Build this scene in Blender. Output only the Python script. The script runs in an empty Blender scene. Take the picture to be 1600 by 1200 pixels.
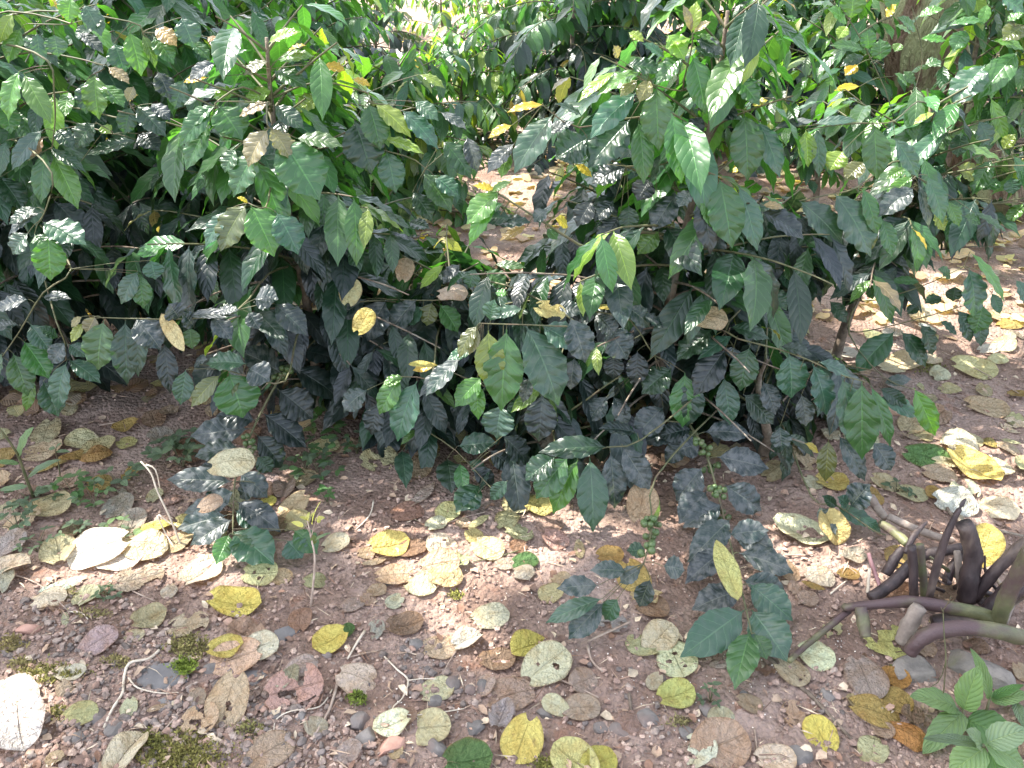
import bpy, bmesh, math, random
import numpy as np
from mathutils import Vector, Matrix, Euler, Quaternion

# ------------------------------------------------------------------ camera, sky, sun, exposure
scene = bpy.context.scene
COL = scene.collection
CAM_H, PITCH, FPX = 1.25, math.radians(30.0), 1305.0
cam_data = bpy.data.cameras.new('camera')
cam = bpy.data.objects.new('camera', cam_data)
COL.objects.link(cam)
cam.location = (0, 0, CAM_H)
cam.rotation_euler = (math.radians(90) - PITCH, 0, 0)
cam_data.sensor_width = 36.0
cam_data.lens = 36.0 * FPX / 1600.0
cam_data.clip_start = 0.02
cam_data.clip_end = 500
scene.camera = cam

SUN_DIR = Vector((-0.46, 0.30, 0.84)).normalized()       # from the scene to the sun
world = bpy.data.worlds.new('World')
scene.world = world
world.use_nodes = True
wn = world.node_tree.nodes
bgn = wn['Background']
sky = wn.new('ShaderNodeTexSky')
sky.sky_type = 'NISHITA'
sky.sun_disc = False
sky.sun_elevation = math.asin(SUN_DIR.z)
sky.sun_rotation = math.atan2(SUN_DIR.x, SUN_DIR.y)
sky.altitude = 900
sky.air_density = 1.0
sky.dust_density = 4.0
hs = wn.new('ShaderNodeHueSaturation')                  # a hazy white sky between the crowns
hs.inputs['Saturation'].default_value = 0.5
world.node_tree.links.new(sky.outputs[0], hs.inputs['Color'])
world.node_tree.links.new(hs.outputs[0], bgn.inputs[0])
bgn.inputs[1].default_value = 0.15
sun_data = bpy.data.lights.new('sun', 'SUN')
sun_data.energy = 3.1
sun_data.angle = math.radians(0.55)
sun_data.color = (1.0, 0.95, 0.87)
sun = bpy.data.objects.new('sun', sun_data)
COL.objects.link(sun)
sun.rotation_euler = (-SUN_DIR).to_track_quat('-Z', 'Y').to_euler()
sun.location = (0, 0, 20)
vs = scene.view_settings
vs.view_transform = 'Standard'
vs.look = 'None'
vs.gamma = 1.0
vs.use_curve_mapping = False
vs.exposure = 2.55
scene.cycles.max_bounces = 8
scene.cycles.diffuse_bounces = 4
scene.cycles.transmission_bounces = 4

# ------------------------------------------------------------------ helpers
RNG = np.random.default_rng(7)
random.seed(7)
CAMV = np.array([0, 0, CAM_H])
FW = np.array([0, math.cos(PITCH), -math.sin(PITCH)])
UPV = np.array([0, math.sin(PITCH), math.cos(PITCH)])
RT = np.array([1.0, 0, 0])

_LAT = np.random.default_rng(3).random((64, 64))
def vnoise(x, y):
    x = np.asarray(x, float); y = np.asarray(y, float)
    xi = np.floor(x).astype(int); yi = np.floor(y).astype(int)
    fx = x - xi; fy = y - yi
    fx = fx * fx * (3 - 2 * fx); fy = fy * fy * (3 - 2 * fy)
    a = _LAT[xi % 64, yi % 64]; b = _LAT[(xi + 1) % 64, yi % 64]
    c = _LAT[xi % 64, (yi + 1) % 64]; d = _LAT[(xi + 1) % 64, (yi + 1) % 64]
    return (a * (1 - fx) + b * fx) * (1 - fy) + (c * (1 - fx) + d * fx) * fy - 0.5
def H(x, y):
    """height of the ground"""
    return (0.045 * vnoise(np.asarray(x) * 1.3 + 5, np.asarray(y) * 1.3 + 9) + 0.022 * vnoise(np.asarray(x) * 5 + 2, np.asarray(y) * 5)
            + 0.010 * vnoise(np.asarray(x) * 15, np.asarray(y) * 15 + 3) + 0.005 * vnoise(np.asarray(x) * 41 + 7, np.asarray(y) * 41))
def ray(x, y):
    return FPX * FW + (x - 800.0) * RT - (y - 600.0) * UPV
def ground_at(x, y, h=0.0):
    r = ray(x, y); z = 0.0
    for _ in range(8):
        s = (z + h - CAM_H) / r[2]
        p = CAMV + s * r
        z = float(H(p[0], p[1]))
    return p
def at(x, y, Y, zmin=0.012):
    """the point of the place seen at photo pixel x, y at Y metres ahead, never below the ground"""
    r = ray(x, y)
    p = CAMV + r * (Y / r[1])
    if p[2] < float(H(p[0], p[1])) + zmin:
        p = ground_at(x, y, zmin)
    return p
def depth(p):
    return float(np.dot(p - CAMV, FW))
def mpp(p):
    return depth(p) / FPX
def project(p):
    d = p - CAMV
    z = float(np.dot(d, FW))
    if z < 0.05: return (-9999, -9999)
    return (800 + FPX * float(np.dot(d, RT)) / z, 600 - FPX * float(np.dot(d, UPV)) / z)
def nrm(v):
    return v / (np.linalg.norm(v) + 1e-12)

def mesh_np(name, V, F, uv=None, attrs=None, smooth=True):
    """mesh from arrays: V (n,3); F (m,k) all of one size"""
    me = bpy.data.meshes.new(name)
    V = np.ascontiguousarray(V, dtype=np.float32); F = np.ascontiguousarray(F, dtype=np.int32)
    k = F.shape[1]
    me.vertices.add(len(V)); me.vertices.foreach_set('co', V.ravel())
    me.loops.add(F.size); me.loops.foreach_set('vertex_index', F.ravel())
    me.polygons.add(len(F)); me.polygons.foreach_set('loop_start', np.arange(0, F.size, k, dtype=np.int32))
    me.polygons.foreach_set('loop_total', np.full(len(F), k, dtype=np.int32))
    me.polygons.foreach_set('use_smooth', np.full(len(F), smooth, dtype=bool))
    if uv is not None:
        l = me.uv_layers.new(name='uv')
        l.data.foreach_set('uv', np.ascontiguousarray(uv[F.ravel()], dtype=np.float32).ravel())
    for nm, a in (attrs or {}).items():
        at_ = me.attributes.new(nm, 'FLOAT_COLOR', 'POINT')
        at_.data.foreach_set('color', np.ascontiguousarray(a, dtype=np.float32).ravel())
    me.update()
    me.validate()
    return me
def link(name, me, mat=None, parent=None, loc=None):
    o = bpy.data.objects.new(name, me)
    COL.objects.link(o)
    if mat is not None and not me.materials: me.materials.append(mat)
    if parent is not None: o.parent = parent
    if loc is not None: o.location = loc
    return o
def tag(o, label=None, cat=None, group=None, kind=None):
    if label: o['label'] = label
    if cat: o['category'] = cat
    if group: o['group'] = group
    if kind: o['kind'] = kind
    return o
def root_empty(name, loc, label, cat, group=None):
    o = bpy.data.objects.new(name, None)
    o.empty_display_size = 0.1
    COL.objects.link(o)
    o.location = loc
    return tag(o, label, cat, group)

class Tubes:
    def __init__(s): s.V = []; s.F = []; s.n = 0
    def add(s, pts, radii, sides=7, smoothn=3, caps=True, wob=0.0):
        pts = [np.asarray(p, float) for p in pts]
        radii = list(radii) if hasattr(radii, '__len__') else [radii] * len(pts)
        if len(radii) == 2 and len(pts) > 2: radii = list(np.linspace(radii[0], radii[1], len(pts)))
        if smoothn > 1 and len(pts) > 2:
            P = []; R = []
            for i in range(len(pts) - 1):
                p0 = pts[max(i - 1, 0)]; p1 = pts[i]; p2 = pts[i + 1]; p3 = pts[min(i + 2, len(pts) - 1)]
                for k in range(smoothn):
                    t = k / smoothn
                    P.append(0.5 * ((2 * p1) + (-p0 + p2) * t + (2 * p0 - 5 * p1 + 4 * p2 - p3) * t * t + (-p0 + 3 * p1 - 3 * p2 + p3) * t ** 3))
                    R.append(radii[i] * (1 - t) + radii[i + 1] * t)
            P.append(pts[-1]); R.append(radii[-1])
            pts, radii = P, R
        n = len(pts); ref = np.array([0.31, 0.17, 0.93])
        rings = []
        for i in range(n):
            d = nrm(pts[min(i + 1, n - 1)] - pts[max(i - 1, 0)])
            a = np.cross(d, ref)
            if np.linalg.norm(a) < 0.1: a = np.cross(d, np.array([1.0, 0, 0]))
            a = nrm(a); b = np.cross(d, a)
            ang = np.arange(sides) * 2 * math.pi / sides
            rr = radii[i] * (1 + wob * (RNG.random(sides) - 0.5))
            rings.append(pts[i] + np.outer(np.cos(ang) * rr, a) + np.outer(np.sin(ang) * rr, b))
        V = np.concatenate(rings); base = s.n
        for i in range(n - 1):
            for k in range(sides):
                k2 = (k + 1) % sides
                s.F.append((base + i * sides + k, base + i * sides + k2, base + (i + 1) * sides + k2, base + (i + 1) * sides + k))
        if caps:
            V = np.concatenate([V, pts[0][None], pts[-1][None]])
            c0 = base + n * sides; c1 = c0 + 1
            for k in range(0, sides):
                k2 = (k + 1) % sides
                s.F.append((base + k2, base + k, c0, c0))
                s.F.append((base + (n - 1) * sides + k, base + (n - 1) * sides + k2, c1, c1))
        s.V.append(V); s.n += len(V)
    def build(s, name, mat, parent=None, off=None):
        V = np.concatenate(s.V)
        if off is not None: V = V - np.asarray(off)
        me = bpy.data.meshes.new(name)
        F = [tuple(dict.fromkeys(f)) for f in s.F]
        me.from_pydata(V.tolist(), [], F)
        me.polygons.foreach_set('use_smooth', np.ones(len(me.polygons), dtype=bool))
        me.update()
        return link(name, me, mat, parent)

# ---- leaves: one grid per leaf, bent along its midrib, folded along it, with waved margins
def coffee_profile(t):
    s = np.clip((t - 0.06) / 0.94, 0, 1)
    w = s ** 0.85 * (1 - s) ** 1.02
    w = w / 0.272
    w = w * (1 - 0.38 * np.exp(-((s - 0.92) / 0.07) ** 2))
    return np.clip(np.where(t < 0.06, 0.035, np.maximum(w, 0.035 * (s < 0.5))), 0.0, 1.05)
def ovate_profile(t):
    s = np.clip(t, 0, 1)
    w = s ** 0.55 * (1 - s) ** 0.8
    return np.clip(w / 0.49, 0, 1.05)
def round_profile(t):
    s = np.clip(t, 0, 1)
    return np.clip((np.clip(s * 1.02 + 0.02, 0, 1) ** 0.5 * (1 - s) ** 0.48) * 1.98, 0, 1.05)

class LeafBatch:
    def __init__(s, nv=14, nu=6, profile=coffee_profile):
        s.nv, s.nu = nv, nu
        s.t = np.linspace(0, 1, nv + 1); s.u = np.linspace(-1, 1, nu + 1)
        s.T, s.U = np.meshgrid(s.t, s.u, indexing='ij')
        s.w = profile(s.T)
        s.V = []; s.A = []; s.M = []; s.count = 0
        i, j = np.meshgrid(np.arange(nv), np.arange(nu), indexing='ij')
        a = (i * (nu + 1) + j).ravel()
        s.F0 = np.stack([a, a + 1, a + nu + 2, a + nu + 1], 1)
        s.uv0 = np.stack([s.U.ravel() * 0.5 + 0.5, s.T.ravel()], 1)
    def add(s, B, T, W, nh, col, dust=0.0, droop=0.6, fold=0.25, wave=0.06, nw=4.0, twist=0.0, quilt=0.0, gloss=0.5, lobe=0.0, scal=0.04):
        B = np.asarray(B, float); T = np.asarray(T, float)
        d = T - B; L = np.linalg.norm(d)
        if L < 1e-4: return
        Y = d / L
        Z = nh - np.dot(nh, Y) * Y
        if np.linalg.norm(Z) < 0.05: Z = np.cross(Y, RT)
        Z = nrm(Z); X = np.cross(Y, Z)
        th = droop * (s.t - 0.5)
        cy = np.concatenate([[0], np.cumsum(np.cos((th[1:] + th[:-1]) / 2))]) / s.nv
        cz = np.concatenate([[0], np.cumsum(-np.sin((th[1:] + th[:-1]) / 2))]) / s.nv
        cz = cz - cz[-1] * s.t
        k = 1.0 / max(cy[-1], 0.3); cy = cy * k
        ph, ph2 = RNG.random() * 6.28, RNG.random() * 6.28
        au = np.abs(s.U)
        x = s.U * s.w * W * 0.5 * (1 + scal * np.sin(2 * math.pi * nw * 2 * s.T + ph2 + s.U * 1.5) * au)
        wv = wave * W * au ** 1.6 * np.sin(2 * math.pi * nw * s.T + ph + np.where(s.U > 0, ph2, 0)) * np.clip(s.w * 1.5, 0, 1)
        z = fold * np.abs(x) + wv - 0.9 * fold * (x ** 2) / max(W, 1e-4)
        if quilt:
            z = z + quilt * W * np.abs(np.sin(math.pi * (8.5 * s.T - 1.6 * au))) * (1 - au ** 4) * np.clip(au * 3, 0, 1) * np.clip(s.w * 1.5, 0, 1)
        tl = s.T + (0 if not lobe else -lobe * au ** 2 * np.clip(1 - s.T * 2.2, 0, 1) ** 2)
        yl = np.interp(tl.ravel(), s.t, cy).reshape(tl.shape) + np.minimum(tl, 0)
        zl = np.interp(tl.ravel(), s.t, cz).reshape(tl.shape)
        # local normals of the midrib curve
        ny = np.sin(th)[:, None]; nz = np.cos(th)[:, None]
        yy = yl * L + z * ny; zz = zl * L + z * nz
        if twist:
            a = twist * (s.T - 0.3); x, zz = x * np.cos(a) - 0 * zz, zz + x * np.sin(a)
        P = B + x[..., None] * X + yy[..., None] * Y + zz[..., None] * Z
        s.V.append(P.reshape(-1, 3))
        n = s.T.size
        s.A.append(np.tile(np.array([col[0], col[1], col[2], 1.0]), (n, 1)))
        s.M.append(np.tile(np.array([dust, RNG.random(), gloss, 1.0]), (n, 1)))
        s.count += 1
    def build(s, name, mat, parent=None, off=None, keep=None):
        n = s.T.size
        V = np.concatenate(s.V)
        if off is not None: V = V - np.asarray(off)
        F = (s.F0[None] + (np.arange(s.count) * n)[:, None, None]).reshape(-1, 4)
        uv = np.tile(s.uv0, (s.count, 1))
        if keep is not None: F = F[keep(V, F, uv)]
        me = mesh_np(name, V, F, uv, {'tint': np.concatenate(s.A), 'misc': np.concatenate(s.M)})
        return link(name, me, mat, parent)

# ------------------------------------------------------------------ materials
def new_mat(name):
    m = bpy.data.materials.new(name); m.use_nodes = True
    nt = m.node_tree
    for n in list(nt.nodes): nt.nodes.remove(n)
    out = nt.nodes.new('ShaderNodeOutputMaterial')
    return m, nt, out
class G:
    """tiny node-graph writer"""
    def __init__(s, nt): s.nt = nt
    def n(s, typ, **kw):
        nd = s.nt.nodes.new(typ)
        for k, v in kw.items():
            if k.startswith('_'): setattr(nd, k[1:], v)
        return nd
    def l(s, a, b): s.nt.links.new(a, b)
    def setin(s, sock, v):
        if isinstance(v, bpy.types.NodeSocket): s.l(v, sock)
        else: sock.default_value = v
    def math(s, op, a, b=None, c=None, clamp=False):
        nd = s.nt.nodes.new('ShaderNodeMath'); nd.operation = op; nd.use_clamp = clamp
        s.setin(nd.inputs[0], a)
        if b is not None: s.setin(nd.inputs[1], b)
        if c is not None: s.setin(nd.inputs[2], c)
        return nd.outputs[0]
    def mix(s, f, a, b, blend='MIX'):
        nd = s.nt.nodes.new('ShaderNodeMix'); nd.data_type = 'RGBA'; nd.blend_type = blend
        s.setin(nd.inputs[0], f)
        s.setin(nd.inputs[6], (*a, 1) if isinstance(a, tuple) and len(a) == 3 else a)
        s.setin(nd.inputs[7], (*b, 1) if isinstance(b, tuple) and len(b) == 3 else b)
        return nd.outputs[2]
    def noise(s, scale, detail=3, vec=None, rough=0.55, dist=0.0):
        nd = s.nt.nodes.new('ShaderNodeTexNoise')
        nd.inputs['Scale'].default_value = scale; nd.inputs['Detail'].default_value = detail
        nd.inputs['Roughness'].default_value = rough; nd.inputs['Distortion'].default_value = dist
        if vec is not None: s.l(vec, nd.inputs['Vector'])
        return nd.outputs['Fac']
    def ramp(s, f, lo, hi):
        nd = s.nt.nodes.new('ShaderNodeMapRange'); nd.interpolation_type = 'SMOOTHSTEP'
        s.setin(nd.inputs[0], f); nd.inputs[1].default_value = lo; nd.inputs[2].default_value = hi
        return nd.outputs[0]
    def attr(s, name):
        nd = s.nt.nodes.new('ShaderNodeAttribute'); nd.attribute_name = name
        return nd
    def bump(s, h, strength, dist, nrm_=None):
        nd = s.nt.nodes.new('ShaderNodeBump'); nd.inputs['Strength'].default_value = strength
        nd.inputs['Distance'].default_value = dist; s.l(h, nd.inputs['Height'])
        if nrm_ is not None: s.l(nrm_, nd.inputs['Normal'])
        return nd.outputs[0]
    def sep(s, c):
        nd = s.nt.nodes.new('ShaderNodeSeparateColor'); s.l(c, nd.inputs[0]); return nd.outputs
    def uv(s):
        nd = s.nt.nodes.new('ShaderNodeUVMap'); nd.uv_map = 'uv'
        sx = s.nt.nodes.new('ShaderNodeSeparateXYZ'); s.l(nd.outputs[0], sx.inputs[0])
        return sx.outputs[0], sx.outputs[1]
    def coord(s, which='Object'):
        return s.nt.nodes.new('ShaderNodeTexCoord').outputs[which]
    def pos(s):
        return s.nt.nodes.new('ShaderNodeNewGeometry').outputs['Position']

def leaf_material(name, nveins=8.5, slant=1.6, rough=0.32, transl=0.28, bump=0.46, vein_gain=1.8, spec=0.62):
    m, nt, out = new_mat(name); g = G(nt)
    tint = g.attr('tint').outputs['Color']; misc = g.sep(g.attr('misc').outputs['Color'])
    u, v = g.uv()
    au = g.math('ABSOLUTE', g.math('MULTIPLY_ADD', u, 2.0, -1.0))
    ph = g.math('SUBTRACT', g.math('MULTIPLY', v, nveins), g.math('MULTIPLY', au, slant))
    pos = g.pos(); nw_ = g.noise(30, 2, pos)
    ph = g.math('ADD', ph, g.math('MULTIPLY_ADD', nw_, 0.9, -0.45))
    ss = g.math('ABSOLUTE', g.math('SINE', g.math('MULTIPLY', ph, math.pi)))      # 0 on a side vein
    veinl = g.math('SUBTRACT', 1.0, g.ramp(ss, 0.0, 0.22))
    mid = g.math('SUBTRACT', 1.0, g.ramp(au, 0.015, 0.06))
    lines = g.math('MAXIMUM', g.math('MULTIPLY', veinl, 0.55), mid)
    n1 = g.noise(22, 3, pos); n2 = g.noise(160, 3, pos); n3 = g.noise(55, 4, pos, 0.6)
    base = g.mix(g.math('MULTIPLY', g.ramp(n1, 0.3, 0.75), 0.35), tint, g.mix(1.0, tint, (1.6, 1.35, 1.1), 'MULTIPLY'))
    veinc = g.mix(1.0, tint, (vein_gain * 1.25, vein_gain * 1.15, vein_gain * 1.0), 'MULTIPLY')
    base = g.mix(g.math('MULTIPLY', lines, 0.75), base, veinc)
    dustf = g.math('MULTIPLY', misc[0], g.ramp(n3, 0.38, 0.66))
    base = g.mix(dustf, base, (0.155, 0.163, 0.168))
    spot = g.math('MULTIPLY', g.ramp(n2, 0.72, 0.76), g.math('MULTIPLY', misc[1], 0.7))
    base = g.mix(spot, base, (0.10, 0.06, 0.03))
    geo = g.n('ShaderNodeNewGeometry')
    base = g.mix(g.math('MULTIPLY', lines, g.math('MULTIPLY', misc[0], 0.55)), base, (0.20, 0.20, 0.17))
    under = g.mix(1.0, base, (1.35, 1.35, 1.15), 'MULTIPLY')
    base = g.mix(geo.outputs['Backfacing'], base, under)
    hgt = g.math('ADD', g.math('MULTIPLY', g.math('POWER', ss, 0.6), 0.55), g.math('MULTIPLY', g.math('SUBTRACT', 1.0, mid), 0.5))
    hgt = g.math('ADD', hgt, g.math('MULTIPLY', n2, 0.05))
    hgt = g.math('ADD', hgt, g.math('MULTIPLY', n1, 1.1))
    bn = g.bump(hgt, bump, 0.0030)
    p = g.n('ShaderNodeBsdfPrincipled')
    g.l(base, p.inputs['Base Color']); g.l(bn, p.inputs['Normal'])
    r = g.math('ADD', g.math('MULTIPLY', dustf, 0.32), g.math('MULTIPLY_ADD', n3, 0.22, rough - 0.11))
    r = g.math('ADD', r, g.math('MULTIPLY', geo.outputs['Backfacing'], 0.2))
    g.l(r, p.inputs['Roughness'])
    p.inputs['Specular IOR Level'].default_value = spec
    tr = g.n('ShaderNodeBsdfTranslucent')
    g.l(g.mix(1.0, base, (2.3, 2.6, 0.9), 'MULTIPLY'), tr.inputs['Color']); g.l(bn, tr.inputs['Normal'])
    mx = g.n('ShaderNodeMixShader'); mx.inputs[0].default_value = transl
    g.l(p.outputs[0], mx.inputs[1]); g.l(tr.outputs[0], mx.inputs[2])
    g.l(mx.outputs[0], out.inputs[0])
    return m

def fallen_material(name):
    """the colour of each fallen leaf is its object colour; blotches, dry edge and veins vary per object"""
    m, nt, out = new_mat(name); g = G(nt)
    oi = g.n('ShaderNodeObjectInfo'); colr = oi.outputs['Color']; rnd = oi.outputs['Random']
    u, v = g.uv()
    oc = g.coord('Object')
    vm = g.n('ShaderNodeVectorMath', _operation='ADD'); g.l(oc, vm.inputs[0])
    cx = g.n('ShaderNodeCombineXYZ'); g.l(g.math('MULTIPLY', rnd, 37.0), cx.inputs[0]); g.l(g.math('MULTIPLY', rnd, 91.0), cx.inputs[1])
    g.l(cx.outputs[0], vm.inputs[1]); vec = vm.outputs[0]
    au = g.math('ABSOLUTE', g.math('MULTIPLY_ADD', u, 2.0, -1.0))
    ph = g.math('SUBTRACT', g.math('MULTIPLY', v, 5.5), g.math('MULTIPLY', au, 2.2))
    ss = g.math('ABSOLUTE', g.math('SINE', g.math('MULTIPLY', ph, math.pi)))
    veinl = g.math('SUBTRACT', 1.0, g.ramp(ss, 0.0, 0.14))
    mid = g.math('SUBTRACT', 1.0, g.ramp(au, 0.01, 0.05))
    lines = g.math('MAXIMUM', g.math('MULTIPLY', veinl, 0.6), mid)
    nA = g.noise(1.6, 4, vec, 0.6); nB = g.noise(5.0, 4, vec, 0.6); nC = g.noise(26, 3, vec)
    base = g.mix(g.math('MULTIPLY', g.ramp(nA, 0.42, 0.68), 0.55), colr, g.mix(1.0, colr, (0.80, 0.62, 0.42), 'MULTIPLY'))
    base = g.mix(g.math('MULTIPLY', g.ramp(nB, 0.5, 0.75), 0.35), base, g.mix(1.0, colr, (1.15, 1.2, 1.35), 'MULTIPLY'))
    edge = g.math('MULTIPLY', g.ramp(g.math('ADD', au, g.math('MULTIPLY', nB, 0.5)), 1.08, 1.32), 0.55)
    base = g.mix(edge, base, (0.20, 0.11, 0.05))
    base = g.mix(g.math('MULTIPLY', lines, 0.16), base, g.mix(1.0, colr, (0.62, 0.55, 0.45), 'MULTIPLY'))
    spot = g.ramp(g.math('ADD', nC, g.math('MULTIPLY', nB, 0.35)), 0.93, 0.97)
    base = g.mix(g.math('MULTIPLY', spot, 0.75), base, (0.06, 0.035, 0.02))
    dirt = g.math('MULTIPLY', g.ramp(g.noise(3.2, 5, vec, 0.65), 0.58, 0.74), 0.35)
    base = g.mix(dirt, base, (0.20, 0.125, 0.09))
    h = g.math('ADD', g.math('MULTIPLY', lines, -0.5), g.math('ADD', g.math('MULTIPLY', nB, 1.2), g.math('MULTIPLY', nC, 0.12)))
    bn = g.bump(h, 0.8, 0.05)
    p = g.n('ShaderNodeBsdfPrincipled')
    g.l(base, p.inputs['Base Color']); g.l(bn, p.inputs['Normal'])
    g.l(g.math('MULTIPLY_ADD', nB, 0.3, 0.42), p.inputs['Roughness'])
    p.inputs['Specular IOR Level'].default_value = 0.35
    tr = g.n('ShaderNodeBsdfTranslucent'); g.l(g.mix(1.0, base, (1.2, 1.0, 0.6), 'MULTIPLY'), tr.inputs['Color'])
    mx = g.n('ShaderNodeMixShader'); mx.inputs[0].default_value = 0.16
    g.l(p.outputs[0], mx.inputs[1]); g.l(tr.outputs[0], mx.inputs[2]); g.l(mx.outputs[0], out.inputs[0])
    return m

def solid_material(name, c1, c2, scale=30, rough=0.7, bump=0.5, bdist=0.004, c3=None, s3=6, spec=0.4, stretch=None, lo3=0.5, hi3=0.68):
    m, nt, out = new_mat(name); g = G(nt)
    vec = g.pos()
    if stretch:
        mp = g.n('ShaderNodeMapping'); g.l(vec, mp.inputs[0]); mp.inputs['Scale'].default_value = stretch; vec = mp.outputs[0]
    n = g.noise(scale, 5, vec, 0.62)
    base = g.mix(g.ramp(n, 0.3, 0.7), c1, c2)
    if c3: base = g.mix(g.ramp(g.noise(s3, 4, vec, 0.6), lo3, hi3), base, c3)
    p = g.n('ShaderNodeBsdfPrincipled')
    g.l(base, p.inputs['Base Color'])
    g.l(g.bump(g.math('ADD', n, g.math('MULTIPLY', g.noise(scale * 5, 3, vec), 0.4)), bump, bdist), p.inputs['Normal'])
    g.l(g.math('MULTIPLY_ADD', n, 0.25, rough - 0.12), p.inputs['Roughness'])
    p.inputs['Specular IOR Level'].default_value = spec
    g.l(p.outputs[0], out.inputs[0])
    return m

def ground_material():
    m, nt, out = new_mat('soil'); g = G(nt)
    pos = g.pos()
    n0 = g.noise(1.1, 4, pos, 0.55); n1 = g.noise(4.5, 5, pos, 0.6, 0.4); n2 = g.noise(38, 5, pos, 0.68); n3 = g.noise(150, 4, pos, 0.7); n4 = g.noise(12, 4, pos, 0.6)
    base = g.mix(g.ramp(n1, 0.36, 0.66), (0.215, 0.140, 0.106), (0.35, 0.252, 0.205))
    base = g.mix(g.math('MULTIPLY', g.ramp(n0, 0.48, 0.66), 0.7), base, (0.37, 0.28, 0.24))
    base = g.mix(g.math('MULTIPLY', g.ramp(n2, 0.52, 0.70), 0.6), base, (0.115, 0.080, 0.066))
    base = g.mix(g.math('MULTIPLY', g.ramp(n4, 0.58, 0.70), 0.55), base, (0.27, 0.135, 0.085))
    base = g.mix(g.math('MULTIPLY', g.ramp(n3, 0.60, 0.72), 0.5), base, (0.40, 0.31, 0.26))
    vo = g.n('ShaderNodeTexVoronoi'); vo.inputs['Scale'].default_value = 95; g.l(pos, vo.inputs['Vector'])
    h = g.math('ADD', g.math('MULTIPLY', n2, 1.0), g.math('MULTIPLY', n3, 0.45))
    h = g.math('SUBTRACT', h, g.math('MULTIPLY', vo.outputs['Distance'], 0.7))
    p = g.n('ShaderNodeBsdfPrincipled'); g.l(base, p.inputs['Base Color'])
    g.l(g.bump(h, 1.0, 0.012), p.inputs['Normal'])
    p.inputs['Roughness'].default_value = 0.9; p.inputs['Specular IOR Level'].default_value = 0.25
    g.l(p.outputs[0], out.inputs[0])
    return m

def tinted_material(name, rough=0.8, nscale=120, spec=0.3, bump=0.5):
    """crumbs, pebbles and bits: colour from each piece's own tint"""
    m, nt, out = new_mat(name); g = G(nt)
    tint = g.attr('tint').outputs['Color']; pos = g.pos(); n = g.noise(nscale, 4, pos, 0.65)
    base = g.mix(g.ramp(n, 0.3, 0.7), g.mix(1.0, tint, (0.7, 0.68, 0.66), 'MULTIPLY'), g.mix(1.0, tint, (1.3, 1.25, 1.2), 'MULTIPLY'))
    p = g.n('ShaderNodeBsdfPrincipled'); g.l(base, p.inputs['Base Color'])
    g.l(g.bump(n, bump, 0.003), p.inputs['Normal'])
    p.inputs['Roughness'].default_value = rough; p.inputs['Specular IOR Level'].default_value = spec
    g.l(p.outputs[0], out.inputs[0])
    return m

M_LEAF = leaf_material('coffee_leaf')
M_WEED = leaf_material('weed_leaf', 7.5, 2.6, 0.5, 0.25, 0.9, 1.35, 0.35)
M_CANOPY = leaf_material('shade_leaf', 6, 1.5, 0.5, 0.3, 0.4)
M_FALLEN = fallen_material('fallen_leaf')
M_SOIL = ground_material()
M_BARK = solid_material('coffee_bark', (0.085, 0.062, 0.045), (0.20, 0.155, 0.115), 60, 0.85, 0.8, 0.004, (0.26, 0.235, 0.19), 14)
M_STEM = solid_material('green_stem', (0.060, 0.070, 0.028), (0.13, 0.12, 0.06), 50, 0.6, 0.3, 0.002, (0.10, 0.07, 0.045), 18)
M_BERRY = solid_material('coffee_berry', (0.045, 0.085, 0.025), (0.085, 0.12, 0.045), 90, 0.38, 0.2, 0.001, (0.11, 0.11, 0.055), 60)
M_TREE = solid_material('mossy_bark', (0.11, 0.065, 0.04), (0.30, 0.215, 0.15), 34, 0.9, 1.0, 0.05, (0.36, 0.36, 0.19), 11, 0.2, (1, 1, 0.3), 0.46, 0.60)
M_STONE = solid_material('grey_stone', (0.105, 0.093, 0.085), (0.185, 0.165, 0.15), 35, 0.85, 0.7, 0.004, (0.17, 0.12, 0.10), 9)
M_SLATE = solid_material('slate', (0.12, 0.112, 0.11), (0.175, 0.165, 0.16), 18, 0.85, 0.35, 0.003, (0.20, 0.15, 0.13), 7, lo3=0.58, hi3=0.75)
M_PINK = solid_material('red_stone', (0.32, 0.17, 0.125), (0.42, 0.25, 0.19), 40, 0.9, 0.6, 0.004, (0.22, 0.13, 0.10), 12)
M_MOSSY = solid_material('mossy_stone', (0.14, 0.125, 0.11), (0.24, 0.21, 0.18), 30, 0.9, 0.9, 0.006, (0.12, 0.13, 0.04), 8)
M_TWIG = solid_material('dry_twig', (0.22, 0.155, 0.115), (0.40, 0.31, 0.245), 45, 0.85, 0.5, 0.002)
M_PALE = solid_material('pale_straw', (0.42, 0.34, 0.25), (0.62, 0.54, 0.43), 40, 0.7, 0.4, 0.002)
M_PURPLE = solid_material('purple_stalk', (0.022, 0.014, 0.015), (0.060, 0.040, 0.038), 40, 0.55, 0.8, 0.004, (0.15, 0.11, 0.085), 11, 0.45, (1, 1, 0.35), 0.52, 0.70)
M_OLIVE = solid_material('olive_stalk', (0.075, 0.085, 0.035), (0.15, 0.145, 0.07), 34, 0.55, 0.8, 0.004, (0.075, 0.045, 0.045), 9, 0.45, (0.6, 1, 0.6), 0.42, 0.60)
M_CUT = solid_material('dry_stub', (0.17, 0.135, 0.11), (0.28, 0.23, 0.19), 30, 0.85, 0.7, 0.004, (0.09, 0.06, 0.05), 10)
M_REDST = solid_material('red_stalk', (0.20, 0.09, 0.09), (0.32, 0.17, 0.16), 30, 0.5, 0.3, 0.002)
M_CRUMB = tinted_material('soil_crumb', 0.92, 220)
M_GRAVEL = tinted_material('gravel', 0.8, 90)
M_BITS = tinted_material('dry_bits', 0.8, 60)
M_MOSS = tinted_material('moss', 0.9, 60)

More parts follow.
